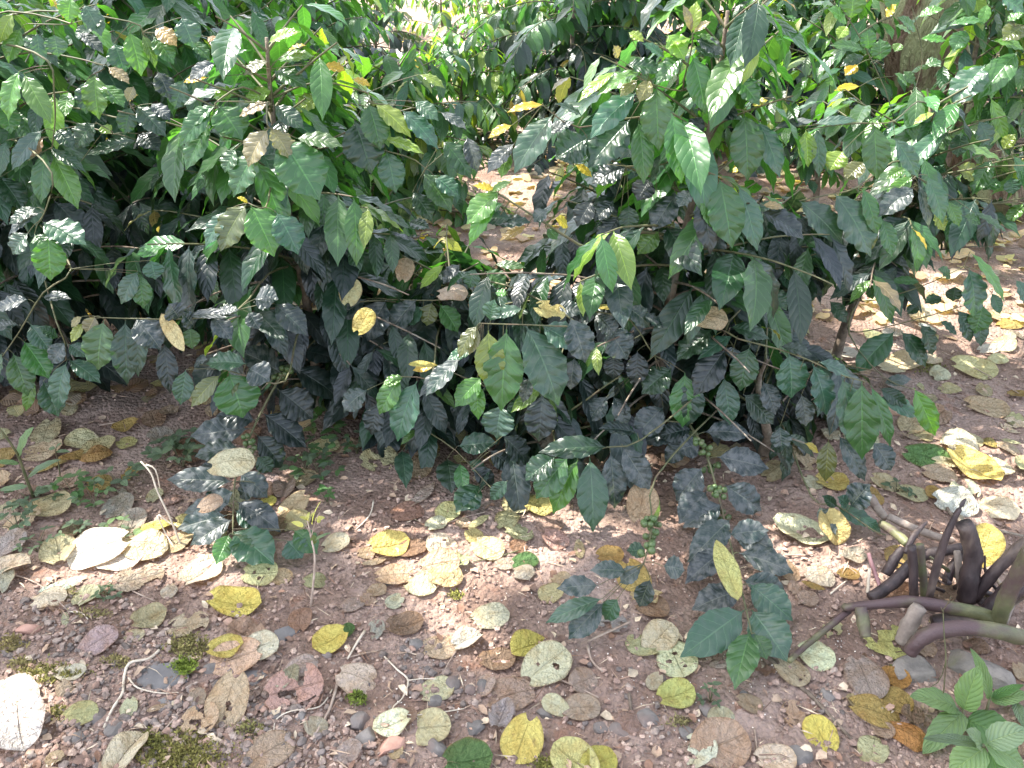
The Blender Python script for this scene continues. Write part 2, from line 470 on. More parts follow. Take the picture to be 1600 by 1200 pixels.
# ------------------------------------------------------------------ the ground, one sheet to the horizon
def build_ground():
    n = 460
    s = np.linspace(-1, 1, n + 1)
    xs = 2.1 * s + 130 * np.sign(s) * np.abs(s) ** 9
    ty = np.linspace(0, 1, n + 1)
    ys = -1.0 + 4.6 * ty + 0.9 * ty ** 3 + 170 * ty ** 11
    ys = np.concatenate([[-60, -20, -6, -2.5], ys])
    X, Y = np.meshgrid(xs, ys, indexing='ij')
    fine = np.clip((3.6 - np.hypot(X * 0.8, Y - 1.2)) / 1.0, 0, 1)
    Z = H(X, Y) + fine * (0.007 * vnoise(X * 70, Y * 70) + 0.006 * np.maximum(vnoise(X * 110 + 3, Y * 110), 0))
    Z = Z + 0.10 * np.clip(Y - 6, 0, 60) * 0.5 * np.clip((Y - 6) / 20, 0, 1)
    V = np.stack([X, Y, Z], -1).reshape(-1, 3)
    m = len(ys)
    i, j = np.meshgrid(np.arange(n), np.arange(m - 1), indexing='ij')
    a = (i * m + j).ravel()
    F = np.stack([a, a + m, a + m + 1, a + 1], 1)
    o = link('ground', mesh_np('ground', V, F), M_SOIL)
    tag(o, 'reddish brown soil littered with fallen leaves', None, None, 'structure')
build_ground()

# ------------------------------------------------------------------ trees: the mossy trunk in view, and the crowns that shade the bushes
def add_crown(lb, pts_fn, n, size, rng_):
    for _ in range(n):
        c = pts_fn()
        if c is None: continue
        d = nrm(RNG.normal(size=3) * np.array([1, 1, 0.35]) + np.array([0, 0, -0.25]))
        L = size * (0.7 + 0.6 * RNG.random())
        nh = nrm(np.array([RNG.normal() * 0.55, RNG.normal() * 0.55, 1.0]))
        c0 = (0.05, 0.11, 0.03) if RNG.random() < 0.7 else (0.08, 0.15, 0.03)
        lb.add(c - d * L / 2, c + d * L / 2, L * 0.8, nh, c0, 0, droop=0.5, fold=0.2, wave=0.04)

S_ = np.array(SUN_DIR)
# sun pools: where the photograph shows the sun reaching through the crowns (point, radius)
POOLS = []
def pool(x, y, r, z=None, Y=None):
    POOLS.append((ground_at(x, y) if Y is None else at(x, y, Y), r))
for (x, y, r, Y) in [(60, 170, .12, 2.0), (210, 90, .10, 2.0), (110, 280, .10, 1.9), (20, 60, .15, 2.1), (330, 200, .10, 1.85), (400, 215, .08, 1.8), (450, 270, .11, 1.75), (350, 355, .09, 1.72),
                     (420, 370, .10, 1.72), (300, 50, .15, 2.1), (150, 60, .12, 2.1), (470, 110, .12, 1.98), (580, 200, .10, 1.95), (600, 130, .12, 2.1), (680, 200, .10, 1.95), (1015, 180, .10, 1.78), (950, 180, .09, 1.78), (1050, 90, .12, 1.8),
                     (1165, 220, .11, 1.8), (1365, 230, .10, 1.95), (870, 200, .10, 1.78), (1160, 330, .08, 1.7), (1340, 340, .07, 1.95), (1530, 120, .14, 2.3), (1470, 50, .16, 2.4), (1510, 450, .07, 2.0), (1437, 640, .04, 1.87),
                     (160, 500, .04, 1.66), (560, 560, .04, 1.64), (870, 560, .05, 1.62), (1340, 640, .05, 1.62), (1300, 130, .2, 2.6), (740, 330, .12, 1.75), (70, 400, .05, 1.72)]: pool(x, y, r * (1.45 if y < 300 else 1), Y=Y)
for (x, y, r) in [(185, 865, .10), (225, 850, .07), (120, 905, .06), (30, 1130, .09), (20, 1080, .06), (115, 1055, .04), (320, 895, .05), (690, 975, .05), (735, 1000, .04), (610, 1135, .04), (1500, 695, .05), (1520, 760, .07),
                  (1280, 700, .04), (1560, 790, .06), (380, 900, .05), (60, 900, .05), (1300, 560, .07), (1420, 560, .10), (1560, 560, .12), (1500, 480, .2), (1580, 680, .1), (800, 300, .2), (860, 440, .12)]: pool(x, y, r)
def shade_tree():
    t = root_empty('shade_tree', (-4.6, 4.7, float(H(-4.6, 4.7))), 'tall shade tree whose broad crown throws dappled shade on the coffee bushes', 'tree')
    off = np.array(t.location)
    tb = Tubes(); b = off
    tb.add([b + [0, 0, -0.1], b + [0.05, 0, 1.5], b + [0.1, -0.1, 3.2], b + [0.25, -0.1, 5.2], b + [0.4, -0.2, 6.8]], [0.26, 0.2, 0.17, 0.13, 0.06], 10, 3)
    for k in range(9):
        a = k * 2.4; z = 3.8 + k * 0.35
        p = b + [0.15, -0.1, z]
        tb.add([p, p + np.array([math.cos(a), math.sin(a), 0.5]) * 0.9, p + np.array([math.cos(a), math.sin(a), 0.55]) * 1.9], [0.07, 0.045, 0.015], 6, 3)
    tb.build('trunk', M_TREE, t, off)
    lb = LeafBatch(5, 2, ovate_profile)
    front = []
    def spot():
        g = np.array([RNG.uniform(-2.6, 3.2), RNG.uniform(0.1, 4.6), RNG.uniform(0.0, 0.9)])
        if front: g = np.array([RNG.uniform(-1.9, 1.5), RNG.uniform(0.3, 2.5), RNG.uniform(0.0, 0.55)])
        if g[1] > 3.0 and RNG.random() < 0.35: return None
        if vnoise(g[0] * 2.3 + 11, g[1] * 2.3) > (0.46 if g[1] < 2.3 else 0.33): return None
        c = g + S_ * RNG.uniform(6.8, 9.2)
        for p, r in POOLS:
            d = c - p
            if np.linalg.norm(d - S_ * np.dot(d, S_)) < r + 0.05: return None
        return c
    add_crown(lb, spot, 4600, 0.21, RNG)
    front.append(1)
    add_crown(lb, spot, 4800, 0.21, RNG)
    lb.build('crown', M_CANOPY, t, off)

    g0 = ground_at(1492, 322)
    t = root_empty('shade_tree', g0, 'thick leaning mossy trunk behind the bright green shrub at the upper right', 'tree')
    off = np.array(g0)
    tb = Tubes()
    p1 = at(1470, 180, g0[1] + 0.05); p2 = at(1440, 20, g0[1] + 0.12)
    up = p2 + nrm(p2 - p1) * 1.2 + np.array([0, 0, 0.6])
    tb.add([g0 + [0.06, 0, -0.1], g0 + [0.02, 0, 0.12], p1, p2, up, up + [-0.1, 0.3, 2.2], up + [0.1, 0.4, 4.0]], [0.27, 0.215, 0.18, 0.165, 0.15, 0.13, 0.07], 18, 5, True, 0.10)
    for k in range(5):
        a = k * 1.3 + 0.4
        p = g0 + [0.02, 0, 0.06]
        tb.add([p, p + np.array([math.cos(a) * 0.28, math.sin(a) * 0.28, -0.05]), p + np.array([math.cos(a) * 0.55, math.sin(a) * 0.55, -0.12])], [0.11, 0.07, 0.03], 8, 3)
    for k in range(6):
        a = k * 1.9; p = up + [0, 0.3, 1.4 + k * 0.35]
        tb.add([p, p + np.array([math.cos(a), math.sin(a), 0.5]) * 0.8, p + np.array([math.cos(a), math.sin(a), 0.5]) * 1.7], [0.06, 0.04, 0.012], 6, 3)
    tb.build('trunk', M_TREE, t, off)
    lb = LeafBatch(5, 2, ovate_profile)
    cc = up + np.array([0, 0.4, 3.4])
    def spot2():
        d = RNG.normal(size=3); d = d / np.linalg.norm(d) * RNG.random() ** 0.4
        return cc + d * np.array([2.0, 2.0, 1.5])
    add_crown(lb, spot2, 1300, 0.2, RNG)
    lb.build('crown', M_CANOPY, t, off)
shade_tree()

# ------------------------------------------------------------------ coffee bushes
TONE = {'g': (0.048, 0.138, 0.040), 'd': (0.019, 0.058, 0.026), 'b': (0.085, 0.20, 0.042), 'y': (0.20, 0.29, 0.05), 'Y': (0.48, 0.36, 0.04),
        'z': (0.24, 0.215, 0.12), 's': (0.022, 0.046, 0.042), 'k': (0.011, 0.024, 0.022), 'n': (0.34, 0.235, 0.12), 't': (0.042, 0.115, 0.066), 'o': (0.10, 0.12, 0.04)}  # mid and bright greens are raised to carry the stronger light on upper leaves
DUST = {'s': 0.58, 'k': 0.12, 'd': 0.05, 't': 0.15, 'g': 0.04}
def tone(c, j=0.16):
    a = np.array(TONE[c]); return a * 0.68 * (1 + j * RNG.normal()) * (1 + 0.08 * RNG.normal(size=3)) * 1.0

TILES = {'T1': (0, 0, .3375), 'T2': (530, 0, .3375), 'T3': (1060, 0, .3375), 'T4': (0, 400, .3375), 'T5': (530, 400, .3375), 'T6': (1060, 400, .3375),
         'T7': (0, 800, .3375), 'T8': (530, 800, .3375), 'T9': (1060, 800, .3375), 'U1': (1200, 380, .25), 'U2': (0, 620, .2), 'U3': (380, 620, .2),
         'U4': (1280, 680, .2), 'P': (0, 0, 1.0)}
def tp(tile, x, y):
    a, b, s = TILES[tile]; return a + x * s, b + y * s
def pts(tile, txt):
    out = []
    for q in txt.split():
        x, y = q.split(','); out.append(tp(tile, float(x), float(y)))
    return out

# where the photograph shows open ground: regions a branch tip does not reach (photo pixels)
LOW = [(-400, 640), (0, 640), (140, 610), (280, 610), (400, 640), (520, 650), (600, 660), (680, 725), (760, 775), (860, 775), (980, 815), (1100, 815), (1220, 750), (1330, 690), (1390, 620), (1410, 430), (1500, 400), (1600, 430), (2100, 430)]
def low_limit(x):
    return float(np.interp(x, [a for a, _ in LOW], [b for _, b in LOW]))
def open_ground(p, rng):
    x, y = project(p)
    if y > low_limit(x): return True
    if 745 < x < 850 and 215 < y < 430 and rng.random() < 0.62: return True
    if 1225 < x < 1330 and 455 < y < 560 and rng.random() < 0.85: return True
    if 1150 < x < 1420 and 255 < y < 330 and rng.random() < 0.5: return True
    if 1395 < x < 1500 and y < 170 and rng.random() < 0.35: return True
    if 860 < x < 900 and 430 < y < 500 and rng.random() < 0.5: return True
    return False

def leaf_on(lb, p, bd, side, L, tcode, rng, droopy, hero=False):
    up = np.array([0, 0, 1.0])
    sd = nrm(np.cross(bd, up)) * side
    d = nrm(bd * (0.45 + 0.3 * rng.random()) + sd * (0.75 + 0.3 * rng.random()) - up * (droopy * (0.35 + 0.9 * rng.random())) + rng.normal(size=3) * 0.09)
    nh = nrm(up * 0.9 + bd * 0.25 + rng.normal(size=3) * 0.18)
    W = L * (0.31 + 0.08 * rng.random())
    if hides_hero(p, p + d * L): return p
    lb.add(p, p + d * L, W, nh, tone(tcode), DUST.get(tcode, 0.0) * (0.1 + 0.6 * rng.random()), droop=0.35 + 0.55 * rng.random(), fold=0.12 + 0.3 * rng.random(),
           wave=0.035 + 0.05 * rng.random(), nw=3.5, twist=0.25 * rng.normal(), quilt=0.0)
    return p + d * L * 0.6

HERO = {}
# the leaves followed one by one stand in front: no ordinary leaf of a bush grows across them
CELL = 10
HMASK = {}
HCALLS = []
def hb(*a, **k): HCALLS.append((a, k))
def fill_mask():
    for a, k in HCALLS:
        tile, Ya, Yb = a[1], a[2], a[3]
        Yh = max(Ya, Yb)
        for row in a[6].strip().split(';'):
            q = row.split()
            if len(q) < 6: continue
            b = np.array(tp(tile, float(q[0]), float(q[1]))); t = np.array(tp(tile, float(q[2]), float(q[3]))); w = float(q[4]) * TILES[tile][2]
            L = np.linalg.norm(t - b); d = (t - b) / max(L, 1e-6); n = np.array([-d[1], d[0]])
            for f in np.linspace(0.05, 0.92, max(3, int(L / 6))):
                for g in np.linspace(-0.42, 0.42, max(3, int(w / 6))):
                    c = b + d * L * f + n * g * w
                    key = (int(c[0] // CELL), int(c[1] // CELL))
                    HMASK[key] = max(HMASK.get(key, 0), Yh)
def hides_hero(B, T):
    n = 0
    for f in (0.15, 0.4, 0.65, 0.9):
        p = B + (T - B) * f
        x, y = project(p)
        h = HMASK.get((int(x // CELL), int(y // CELL)))
        if h is not None and p[1] < h + 0.05: n += 1
    return n >= 2
def coffee_bush(name, px, py, Hh, label, whorls, Lbr, leafL, seed, lean=(0, 0), detail=2, zfirst=0.10, tones='upper', pos=None, front=0.62, group='coffee bushes', cull=True, top_open=0.0, sag=1.0):
    rng = np.random.default_rng(seed)
    g0 = ground_at(px, py) if pos is None else np.array([pos[0], pos[1], float(H(pos[0], pos[1]))])
    root = root_empty('coffee_bush', g0, label, 'coffee bush', group)
    off = g0
    def trunk_at(z):
        f = z / Hh
        return g0 + np.array([lean[0] * f + 0.02 * math.sin(5 * f + seed), lean[1] * f + 0.015 * math.cos(6 * f + seed), z])
    tb = Tubes()
    nz = 8
    tb.add([trunk_at(Hh * k / nz) - np.array([0, 0, 0.04 if k == 0 else 0]) for k in range(nz + 1)], list(np.linspace(0.016 if detail > 0 else 0.014, 0.004, nz + 1)), 8, 2, True, 0.12)
    tb.build('trunk', M_BARK, root, off)
    nv, nu = (14, 6) if detail == 2 else ((8, 4) if detail == 1 else (6, 2))
    az = rng.random() * 6.28
    allb = Tubes(); allf = LeafBatch(nv, nu)
    for i in range(whorls):
        f = zfirst + (0.97 - zfirst) * i / max(whorls - 1, 1)
        az += math.pi / 2 + rng.normal() * 0.25
        for s2 in (0, 1):
            a = az + s2 * math.pi + rng.normal() * 0.2
            dx = np.array([math.cos(a), math.sin(a), 0])
            prof = 1.0 - 0.78 * max(0, (f - 0.35) / 0.65) ** 1.4
            Lb = Lbr * prof * (0.8 + 0.35 * rng.random())
            tocam = max(0.0, -dx[1])
            Lb *= 1 - (1 - front) * tocam
            el = 0.15 + 0.75 * f + rng.normal() * 0.1
            if rng.random() < top_open * max(f - 0.6, 0): continue
            n = max(3, int(Lb / 0.045))
            P = [trunk_at(f * Hh)]; d = nrm(dx + np.array([0, 0, el]))
            for k in range(n):
                d = nrm(d + np.array([0, 0, -0.055 * (1.5 - 0.6 * f) * sag]) + rng.normal(size=3) * 0.03)
                q = P[-1] + d * (Lb / n)
                hz = float(H(q[0], q[1])) + 0.05
                if q[2] < hz: q[2] = hz
                P.append(q)
            # the branch stops where the photograph shows open ground
            stop = len(P)
            if cull:
                for k in range(2, len(P)):
                    if open_ground(P[k] - np.array([0, 0, 0.03]), rng): stop = k; break
            P = P[:max(stop, 3)]
            lb = LeafBatch(nv, nu) if detail == 2 else allf
            nl = 0
            for k in range(1, len(P)):
                t = k / (len(P) - 1)
                if t < 0.22 and f < 0.8 and rng.random() < 0.35: continue
                bd = nrm(P[k] - P[k - 1])
                young = t > 0.82 and rng.random() < 0.30 * f + 0.06
                for side in (-1, 1):
                    if rng.random() < 0.06: continue
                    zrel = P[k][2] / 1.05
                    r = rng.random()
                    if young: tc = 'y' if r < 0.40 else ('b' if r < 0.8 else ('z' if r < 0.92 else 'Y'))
                    elif zrel > 0.62: tc = 'g' if r < 0.62 else ('t' if r < 0.80 else ('d' if r < 0.92 else 'b'))  # brighter greens high up: the light there is put into the leaf colour
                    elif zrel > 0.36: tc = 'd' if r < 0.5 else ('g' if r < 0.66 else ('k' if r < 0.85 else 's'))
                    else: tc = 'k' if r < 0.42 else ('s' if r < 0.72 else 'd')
                    if tones == 'pale': tc = 'b' if r < 0.35 else ('g' if r < 0.75 else ('y' if r < 0.9 else 't'))
                    L = leafL * 1.10 * (0.62 + 0.55 * rng.random()) * (1 - 0.45 * max(0, t - 0.75) / 0.25 * (1 if young else 0.4))
                    bd2 = bd
                    tipguess = P[k] + bd * L * 0.4 + np.array([0, 0, -L * 0.5])
                    if cull and open_ground(tipguess, rng): continue
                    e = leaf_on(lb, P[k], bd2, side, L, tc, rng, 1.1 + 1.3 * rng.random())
                    nl += 1
            if nl == 0 or (detail == 2 and lb.count == 0): continue
            rad = [0.0045 if k == 0 else 0.0035 - 0.0022 * k / len(P) for k in range(len(P))]
            if detail == 2:
                tb = Tubes(); tb.add(P, rad, 6, 2, False)
                br = tb.build('branch', M_STEM if f > 0.45 else M_BARK, root, off)
                lb.build('foliage', M_LEAF, br, off)
            else:
                allb.add(P, [x * 1.2 for x in rad], 5, 1, False)
    # the leaves of the leader tip
    if detail < 2:
        allb.build('branches', M_STEM, root, off)
        allf.build('foliage', M_LEAF, root, off)
    HERO[name] = (root, off, trunk_at, Hh)
    return root

def hero_branch(bush, tile, Ya, Yb, k, stem, leaves, berries='', zoff=0.014, rad=0.0024, quilt=0.024):
    """a branch seen clearly in the photograph: its stem and each of its leaves from base to tip"""
    root, off, trunk_at, Hh = HERO[bush]
    sp = pts(tile, stem)
    lv = []
    for row in leaves.strip().split(';'):
        q = row.split()
        if len(q) < 6: continue
        b = tp(tile, float(q[0]), float(q[1])); t = tp(tile, float(q[2]), float(q[3]))
        lv.append((b, t, float(q[4]) * TILES[tile][2], q[5], float(q[6]) if len(q) > 6 else k))
    tb = Tubes()
    if sp:
        n = len(sp)
        P = [at(x, y, Ya + (Yb - Ya) * i / max(n - 1, 1), zoff + 0.036) for i, (x, y) in enumerate(sp)]
    else:
        bx = sum(l[0][0] for l in lv) / len(lv); by = min(l[0][1] for l in lv)
        P = [at(bx, by, Ya)]
    d0 = P[0]
    zt = min(max(d0[2] - 0.03, 0.06), Hh * 0.97)
    T0 = trunk_at(zt)
    mid = (T0 + d0) / 2 + np.array([0, 0, 0.03])
    tb.add([T0, mid] + P, list(np.linspace(rad * 1.15, rad * 0.5, len(P) + 2)), 6, 3, False)
    lb = LeafBatch(22, 8)
    for (b, t, w, tc, kk) in lv:
        # depth of the leaf base from the nearest stem point
        if len(P) > 1:
            best, Y0 = 1e9, Ya
            for i in range(len(P) - 1):
                a_, c_ = np.array(sp[i]), np.array(sp[i + 1]); ab = c_ - a_
                tt = np.clip(np.dot(np.array(b) - a_, ab) / (np.dot(ab, ab) + 1e-9), 0, 1)
                dd = np.linalg.norm(np.array(b) - (a_ + ab * tt))
                if dd < best:
                    best = dd; nearp = P[i] * (1 - tt) + P[i + 1] * tt; Y0 = nearp[1]
        else:
            Y0 = Ya; nearp = P[0]
        B = at(b[0], b[1], Y0, zoff + 0.034)
        m = mpp(B)
        Lp = math.hypot(t[0] - b[0], t[1] - b[1]) * m
        Tt = at(t[0], t[1], B[1] - kk * Lp, zoff + 0.012)
        W = w * m * 1.04
        toc = nrm(CAMV - B)
        low = B[2] < 0.2
        nh = nrm(np.array([0, 0, 1.0]) * (0.5 if low else 0.75) + toc * (0.8 if low else 0.55) + RNG.normal(size=3) * 0.12)
        young = tc in 'zyY'
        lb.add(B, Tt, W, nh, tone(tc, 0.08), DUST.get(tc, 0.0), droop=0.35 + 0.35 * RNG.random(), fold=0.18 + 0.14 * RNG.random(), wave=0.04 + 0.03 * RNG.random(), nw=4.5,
               twist=0.15 * RNG.normal(), quilt=quilt * (1.2 if young else 1.0))
        if np.linalg.norm(nearp - B) > 0.004:
            tb.add([nearp, (nearp + B) / 2 + np.array([0, 0, 0.003]), B], [rad * 0.35, rad * 0.3, rad * 0.25], 5, 2, False)
    br = tb.build('branch', M_STEM, root, off)
    lb.build('foliage', M_LEAF, br, off)
    for (x, y) in pts(tile, berries):
        c = at(x, y, P[0][1] if len(P) < 2 else min(P, key=lambda q: (project(q)[0] - x) ** 2 + (project(q)[1] - y) ** 2)[1], zoff + 0.01)
        berry_cluster(c + np.array([0, -0.004, 0.002]), br, off)

_ico = None
def ico(sub=2):
    bm = bmesh.new(); bmesh.ops.create_icosphere(bm, subdivisions=sub, radius=1.0)
    bm.verts.ensure_lookup_table()
    V = np.array([v.co[:] for v in bm.verts]); F = np.array([[v.index for v in f.verts] for f in bm.faces]); bm.free()
    return V, F
ICO1, ICO1F = ico(1); ICO2, ICO2F = ico(2); ICO3, ICO3F = ico(3)
def berry_cluster(c, parent, off):
    V = []; F = []; n = 0
    k = int(RNG.integers(4, 7))
    for i in range(k):
        a = i * 2.4 + RNG.random(); r = 0.0060 + 0.0016 * RNG.random()
        d = np.array([math.cos(a), math.sin(a), 0.5 * RNG.normal()]) * (0.0085 + 0.003 * RNG.random())
        s = np.array([1, 1, 1.15]) * r
        v = ICO2 * s; v = v * (1 + 0.10 * np.clip(v[:, 2:3] / r, -1, 1) ** 6 * -0.8)
        V.append(v + c + d - off); F.append(ICO2F + n); n += len(v)
    link('berry_cluster', mesh_np('berry_cluster', np.concatenate(V), np.concatenate(F)), M_BERRY, parent)

# ---- branches and leaves that can be followed one by one in the photograph
hb('A', 'T1', 1.80, 1.80, .35, '1235,560 1245,590', '''1260,0; 1240 600 1150 775 125 z; 1250 595 1345 745 125 z; 1300 640 1480 930 225 g; 1370 640 1590 680 105 g .1; 1200 690 1080 915 135 g; 1090 690 1040 800 90 g''')
hb('A', 'T1', 1.88, 1.88, .35, '1005,470 1000,490', '''1010 490 1120 650 170 g; 1000 490 840 600 80 g .2; 970 570 860 790 105 g; 985 500 830 680 95 g; 1270 490 1410 600 90 d; 1260 480 1100 545 70 z .1; 1060 560 1040 660 60 b''')
hb('A', 'T1', 1.72, 1.72, .35, '1230,960 1150,940', '''1140 945 1020 1165 140 o; 1160 950 1270 1190 155 b; 1050 975 950 1145 85 t; 1280 985 1380 1180 150 t; 1150 940 1095 915 40 Y; 1200 1040 1150 1110 90 d''')
hb('A', 'T1', 1.98, 1.98, .3, '1260,500 1250,320', '''1240 285 1130 350 75 z; 1280 280 1460 262 75 b .1; 1240 200 1395 148 65 y .1; 1265 330 1425 410 95 g; 1260 420 1130 480 90 y; 1330 240 1420 210 40 Y .1; 1000 290 875 375 75 s; 960 360 850 382 42 Y .1; 1100 430 985 455 85 y .1; 1480 440 1370 520 90 y; 1190 400 1100 400 60 b; 1500 300 1600 330 60 Y .1''')
hb('L', 'T1', 1.95, 1.95, .35, '620,560 600,480', '''630 490 770 635 105 d; 605 495 575 625 85 d; 600 470 640 440 40 Y; 620 400 590 470 50 z; 700 480 790 560 70 s''')
hb('L', 'T1', 2.0, 2.0, .35, '470,300 440,340', '''440 345 460 555 120 b; 400 375 400 530 90 t; 470 390 575 500 95 g; 500 310 600 390 70 z .2''')
hb('L', 'T1', 2.05, 2.05, .3, '600,100 660,150', '''600 145 655 355 100 b; 530 200 580 340 105 t; 660 160 720 320 60 b; 710 170 805 300 90 g; 840 80 900 225 110 t; 880 190 970 280 70 g; 730 330 790 465 95 s; 850 370 810 510 95 t; 720 130 820 215 85 n; 960 170 1040 225 65 n''')
hb('L', 'T1', 1.9, 1.9, .35, '220,280 250,430 255,560 240,690', '''210 700 190 950 90 g; 245 720 362 970 105 b; 200 600 55 790 85 t; 230 690 400 800 60 d; 200 640 140 730 70 n; 90 330 40 560 105 b; 110 340 240 575 95 b; 20 480 50 620 100 g; 260 600 340 690 80 d''', rad=0.0026)
hb('L', 'T1', 2.0, 2.0, .3, '330,110 130,110', '''100 130 40 295 95 b; 170 150 190 315 65 t; 250 160 270 265 95 t; 330 -10 315 100 95 b; 390 20 470 170 95 t; 60 60 0 200 80 y; 480 80 400 150 80 d; 370 150 480 250 70 s''')
hb('L', 'T1', 1.95, 1.95, .35, '520,620 450,570', '''440 570 350 690 115 d; 640 650 400 720 70 d .1; 640 620 740 700 105 k; 470 580 510 620 60 y; 30 650 0 820 75 t; 0 820 110 980 115 d; 250 930 420 1130 120 k''')
hb('L', 'T1', 1.75, 1.75, .35, '240,800 215,960 185,1020', '''200 1030 400 1135 145 t; 160 1085 270 1220 125 g; 185 985 40 1090 75 s; 130 1080 60 1180 110 t; 170 960 40 1040 70 d''')
hb('A', 'T2', 1.95, 1.95, .35, '130,430 130,475', '''135 480 190 695 130 g; 165 480 335 640 95 y; 70 560 150 805 185 d; 210 640 395 715 75 y .1; 290 510 460 695 105 t; 220 700 262 895 120 t; 60 365 145 400 45 Y .1; 370 345 490 410 55 y .1; 350 470 460 560 80 t; 470 520 590 600 60 s''')
hb('A', 'T2', 1.95, 1.95, .35, '300,720 400,780', '''480 650 612 830 110 d; 390 800 520 985 130 g; 440 815 552 915 95 t; 340 890 430 1025 95 d; 320 1030 420 1060 80 d; 590 630 640 800 75 s''')
hb('B', 'T2', 1.78, 1.78, .35, '1110,590 940,485', '''945 485 775 522 45 Y .1; 990 530 810 805 140 t; 800 580 690 642 55 Y .2; 810 665 685 805 85 s; 790 700 750 825 70 b; 1150 640 1000 735 170 d .1; 950 620 1090 565 65 s .1; 1130 540 1000 480 60 d''')
hb('B', 'T2', 1.72, 1.72, .3, '1190,1160 950,1030 720,885', '''740 885 590 1040 120 b; 740 900 600 1140 75 b; 760 940 640 1030 70 g; 800 1010 640 1020 80 d .1; 720 1040 890 1030 80 d .1; 960 970 900 1030 70 s; 720 880 620 860 45 Y .1; 1060 1050 1000 1010 70 Y; 960 1060 1010 1110 60 g; 870 1050 740 1115 50 n .1; 700 890 800 840 40 b''', rad=0.004)
hb('B', 'T2', 1.80, 1.80, .35, '1580,420 1450,390', '''1470 400 1480 700 150 g; 1375 430 1160 645 125 t; 1345 555 1150 780 180 d; 1385 560 1410 855 105 g; 1280 330 1105 475 60 y; 1400 330 1190 445 95 b; 1590 260 1465 395 100 g; 1380 370 1300 450 60 z; 1440 370 1390 475 75 z; 1510 270 1400 200 60 t .1; 1340 150 1410 195 60 y; 1520 160 1600 280 110 y; 1290 270 1270 210 50 z; 1330 300 1500 330 80 d .1''')
hb('B', 'T2', 1.82, 1.82, .35, '1500,760 1330,770', '''1330 775 1165 855 120 k .1; 1275 930 1180 1025 85 k; 1440 830 1380 930 110 k; 1560 900 1450 1070 130 s; 1480 1070 1380 1180 90 b; 1300 1000 1200 1150 100 k; 1170 930 1100 1050 100 k; 1340 950 1340 1080 90 d; 1090 760 1170 820 40 Y .1''')
hb('B', 'T3', 1.80, 1.80, .3, '20,420 60,230 65,150', '''62 150 85 5 65 y -.2; 60 150 20 20 40 z -.1; 70 150 150 100 40 z; 65 260 125 530 120 g; 60 180 -60 220 80 y; 80 180 210 260 80 s; 70 220 200 270 60 t .1; 80 160 200 220 50 b .1''')
hb('B', 'T3', 1.80, 1.80, .35, '130,480 300,510', '''305 525 320 840 150 g; 370 560 470 825 110 t; 260 350 375 490 110 g; 340 490 415 465 45 Y .1; 260 490 200 560 90 k; 110 540 50 640 80 k; 320 760 250 800 60 Y .1; 150 520 260 500 60 d''')
hb('B', 'T3', 1.72, 1.72, .35, '60,760 200,820', '''190 825 250 1150 160 g; 280 860 365 1165 110 t; 110 890 185 1075 90 b; 100 900 150 1180 120 k; 60 880 0 960 80 s; 330 1000 250 1100 110 d; 380 980 580 1110 130 k; 390 950 490 965 45 n .1''')
hb('C', 'T3', 1.95, 1.95, .3, '820,870 700,900 560,930', '''720 895 890 1190 180 t; 560 930 760 1130 140 t; 850 870 920 1095 85 g; 940 1010 990 1190 85 g; 1090 870 925 1005 110 s; 600 1010 540 1100 90 k; 900 1030 870 1180 60 o; 640 1020 560 1140 100 d''')
hb('C', 'T3', 2.0, 2.0, .3, '1000,560 900,570', '''905 580 920 835 120 g; 1000 640 1110 825 85 t; 440 595 640 560 55 s .1; 625 575 830 560 50 t .1; 640 590 650 825 65 t; 590 600 600 775 80 y; 760 700 700 790 110 y; 860 750 770 840 90 o''')
hb('C', 'T3', 2.0, 2.0, .3, '1000,900 1100,815', '''1150 812 1225 1035 95 t; 1085 815 955 935 75 b; 1110 850 1160 1060 50 s; 1050 780 960 830 50 b; 1240 930 1300 1050 60 b; 1180 980 1230 1070 70 y; 1320 1000 1400 1040 70 g; 1370 985 1525 1080 50 g .1''')
hb('D', 'T3', 2.35, 2.35, .3, '1080,680 1330,470 1560,120', '''1570 240 1385 465 125 g; 1420 300 1270 500 150 t; 1445 450 1520 660 55 b; 1520 100 1600 60 60 b .1; 1460 190 1600 230 60 b .1; 1250 120 1430 100 60 g .1; 1330 140 1270 240 80 g; 1600 120 1500 190 100 o; 1480 -20 1600 60 110 t; 1430 20 1400 120 50 b''')
hb('D', 'T3', 2.45, 2.45, .3, '1040,600 960,420 850,190 750,30', '''800 90 810 -60 110 b -.2; 780 110 690 40 80 b; 780 120 740 180 60 y; 880 230 870 130 70 g -.1; 935 280 935 180 85 g -.2; 860 230 700 210 60 g .1; 860 260 750 310 60 d; 1000 60 960 -60 70 g -.2; 960 80 1010 20 60 Y; 830 300 770 350 60 Y; 840 400 720 420 40 Y .1; 1030 200 1000 240 50 b''')
hb('D', 'T3', 2.45, 2.45, .3, '1050,560 1130,290 1080,30', '''1110 80 1230 40 60 b .1; 1100 150 1010 80 60 g; 1120 180 1240 190 50 b .1; 1140 300 1220 290 70 g .1; 1080 160 1000 120 60 b .1; 1060 400 1000 340 50 b; 1040 330 1090 390 50 g''')
hb('D', 'T3', 2.3, 2.3, .3, '1160,830 1330,740 1600,670', '''1290 770 1390 830 90 y .1; 1250 610 1195 710 65 g; 1310 610 1290 730 80 t; 1390 560 1440 680 80 t; 1450 740 1360 905 85 g; 1480 830 1410 880 90 g; 1550 720 1600 880 90 g; 1600 940 1515 1040 60 b; 1540 820 1550 900 70 t; 1500 690 1560 620 60 y .1; 1230 760 1160 860 80 t''')
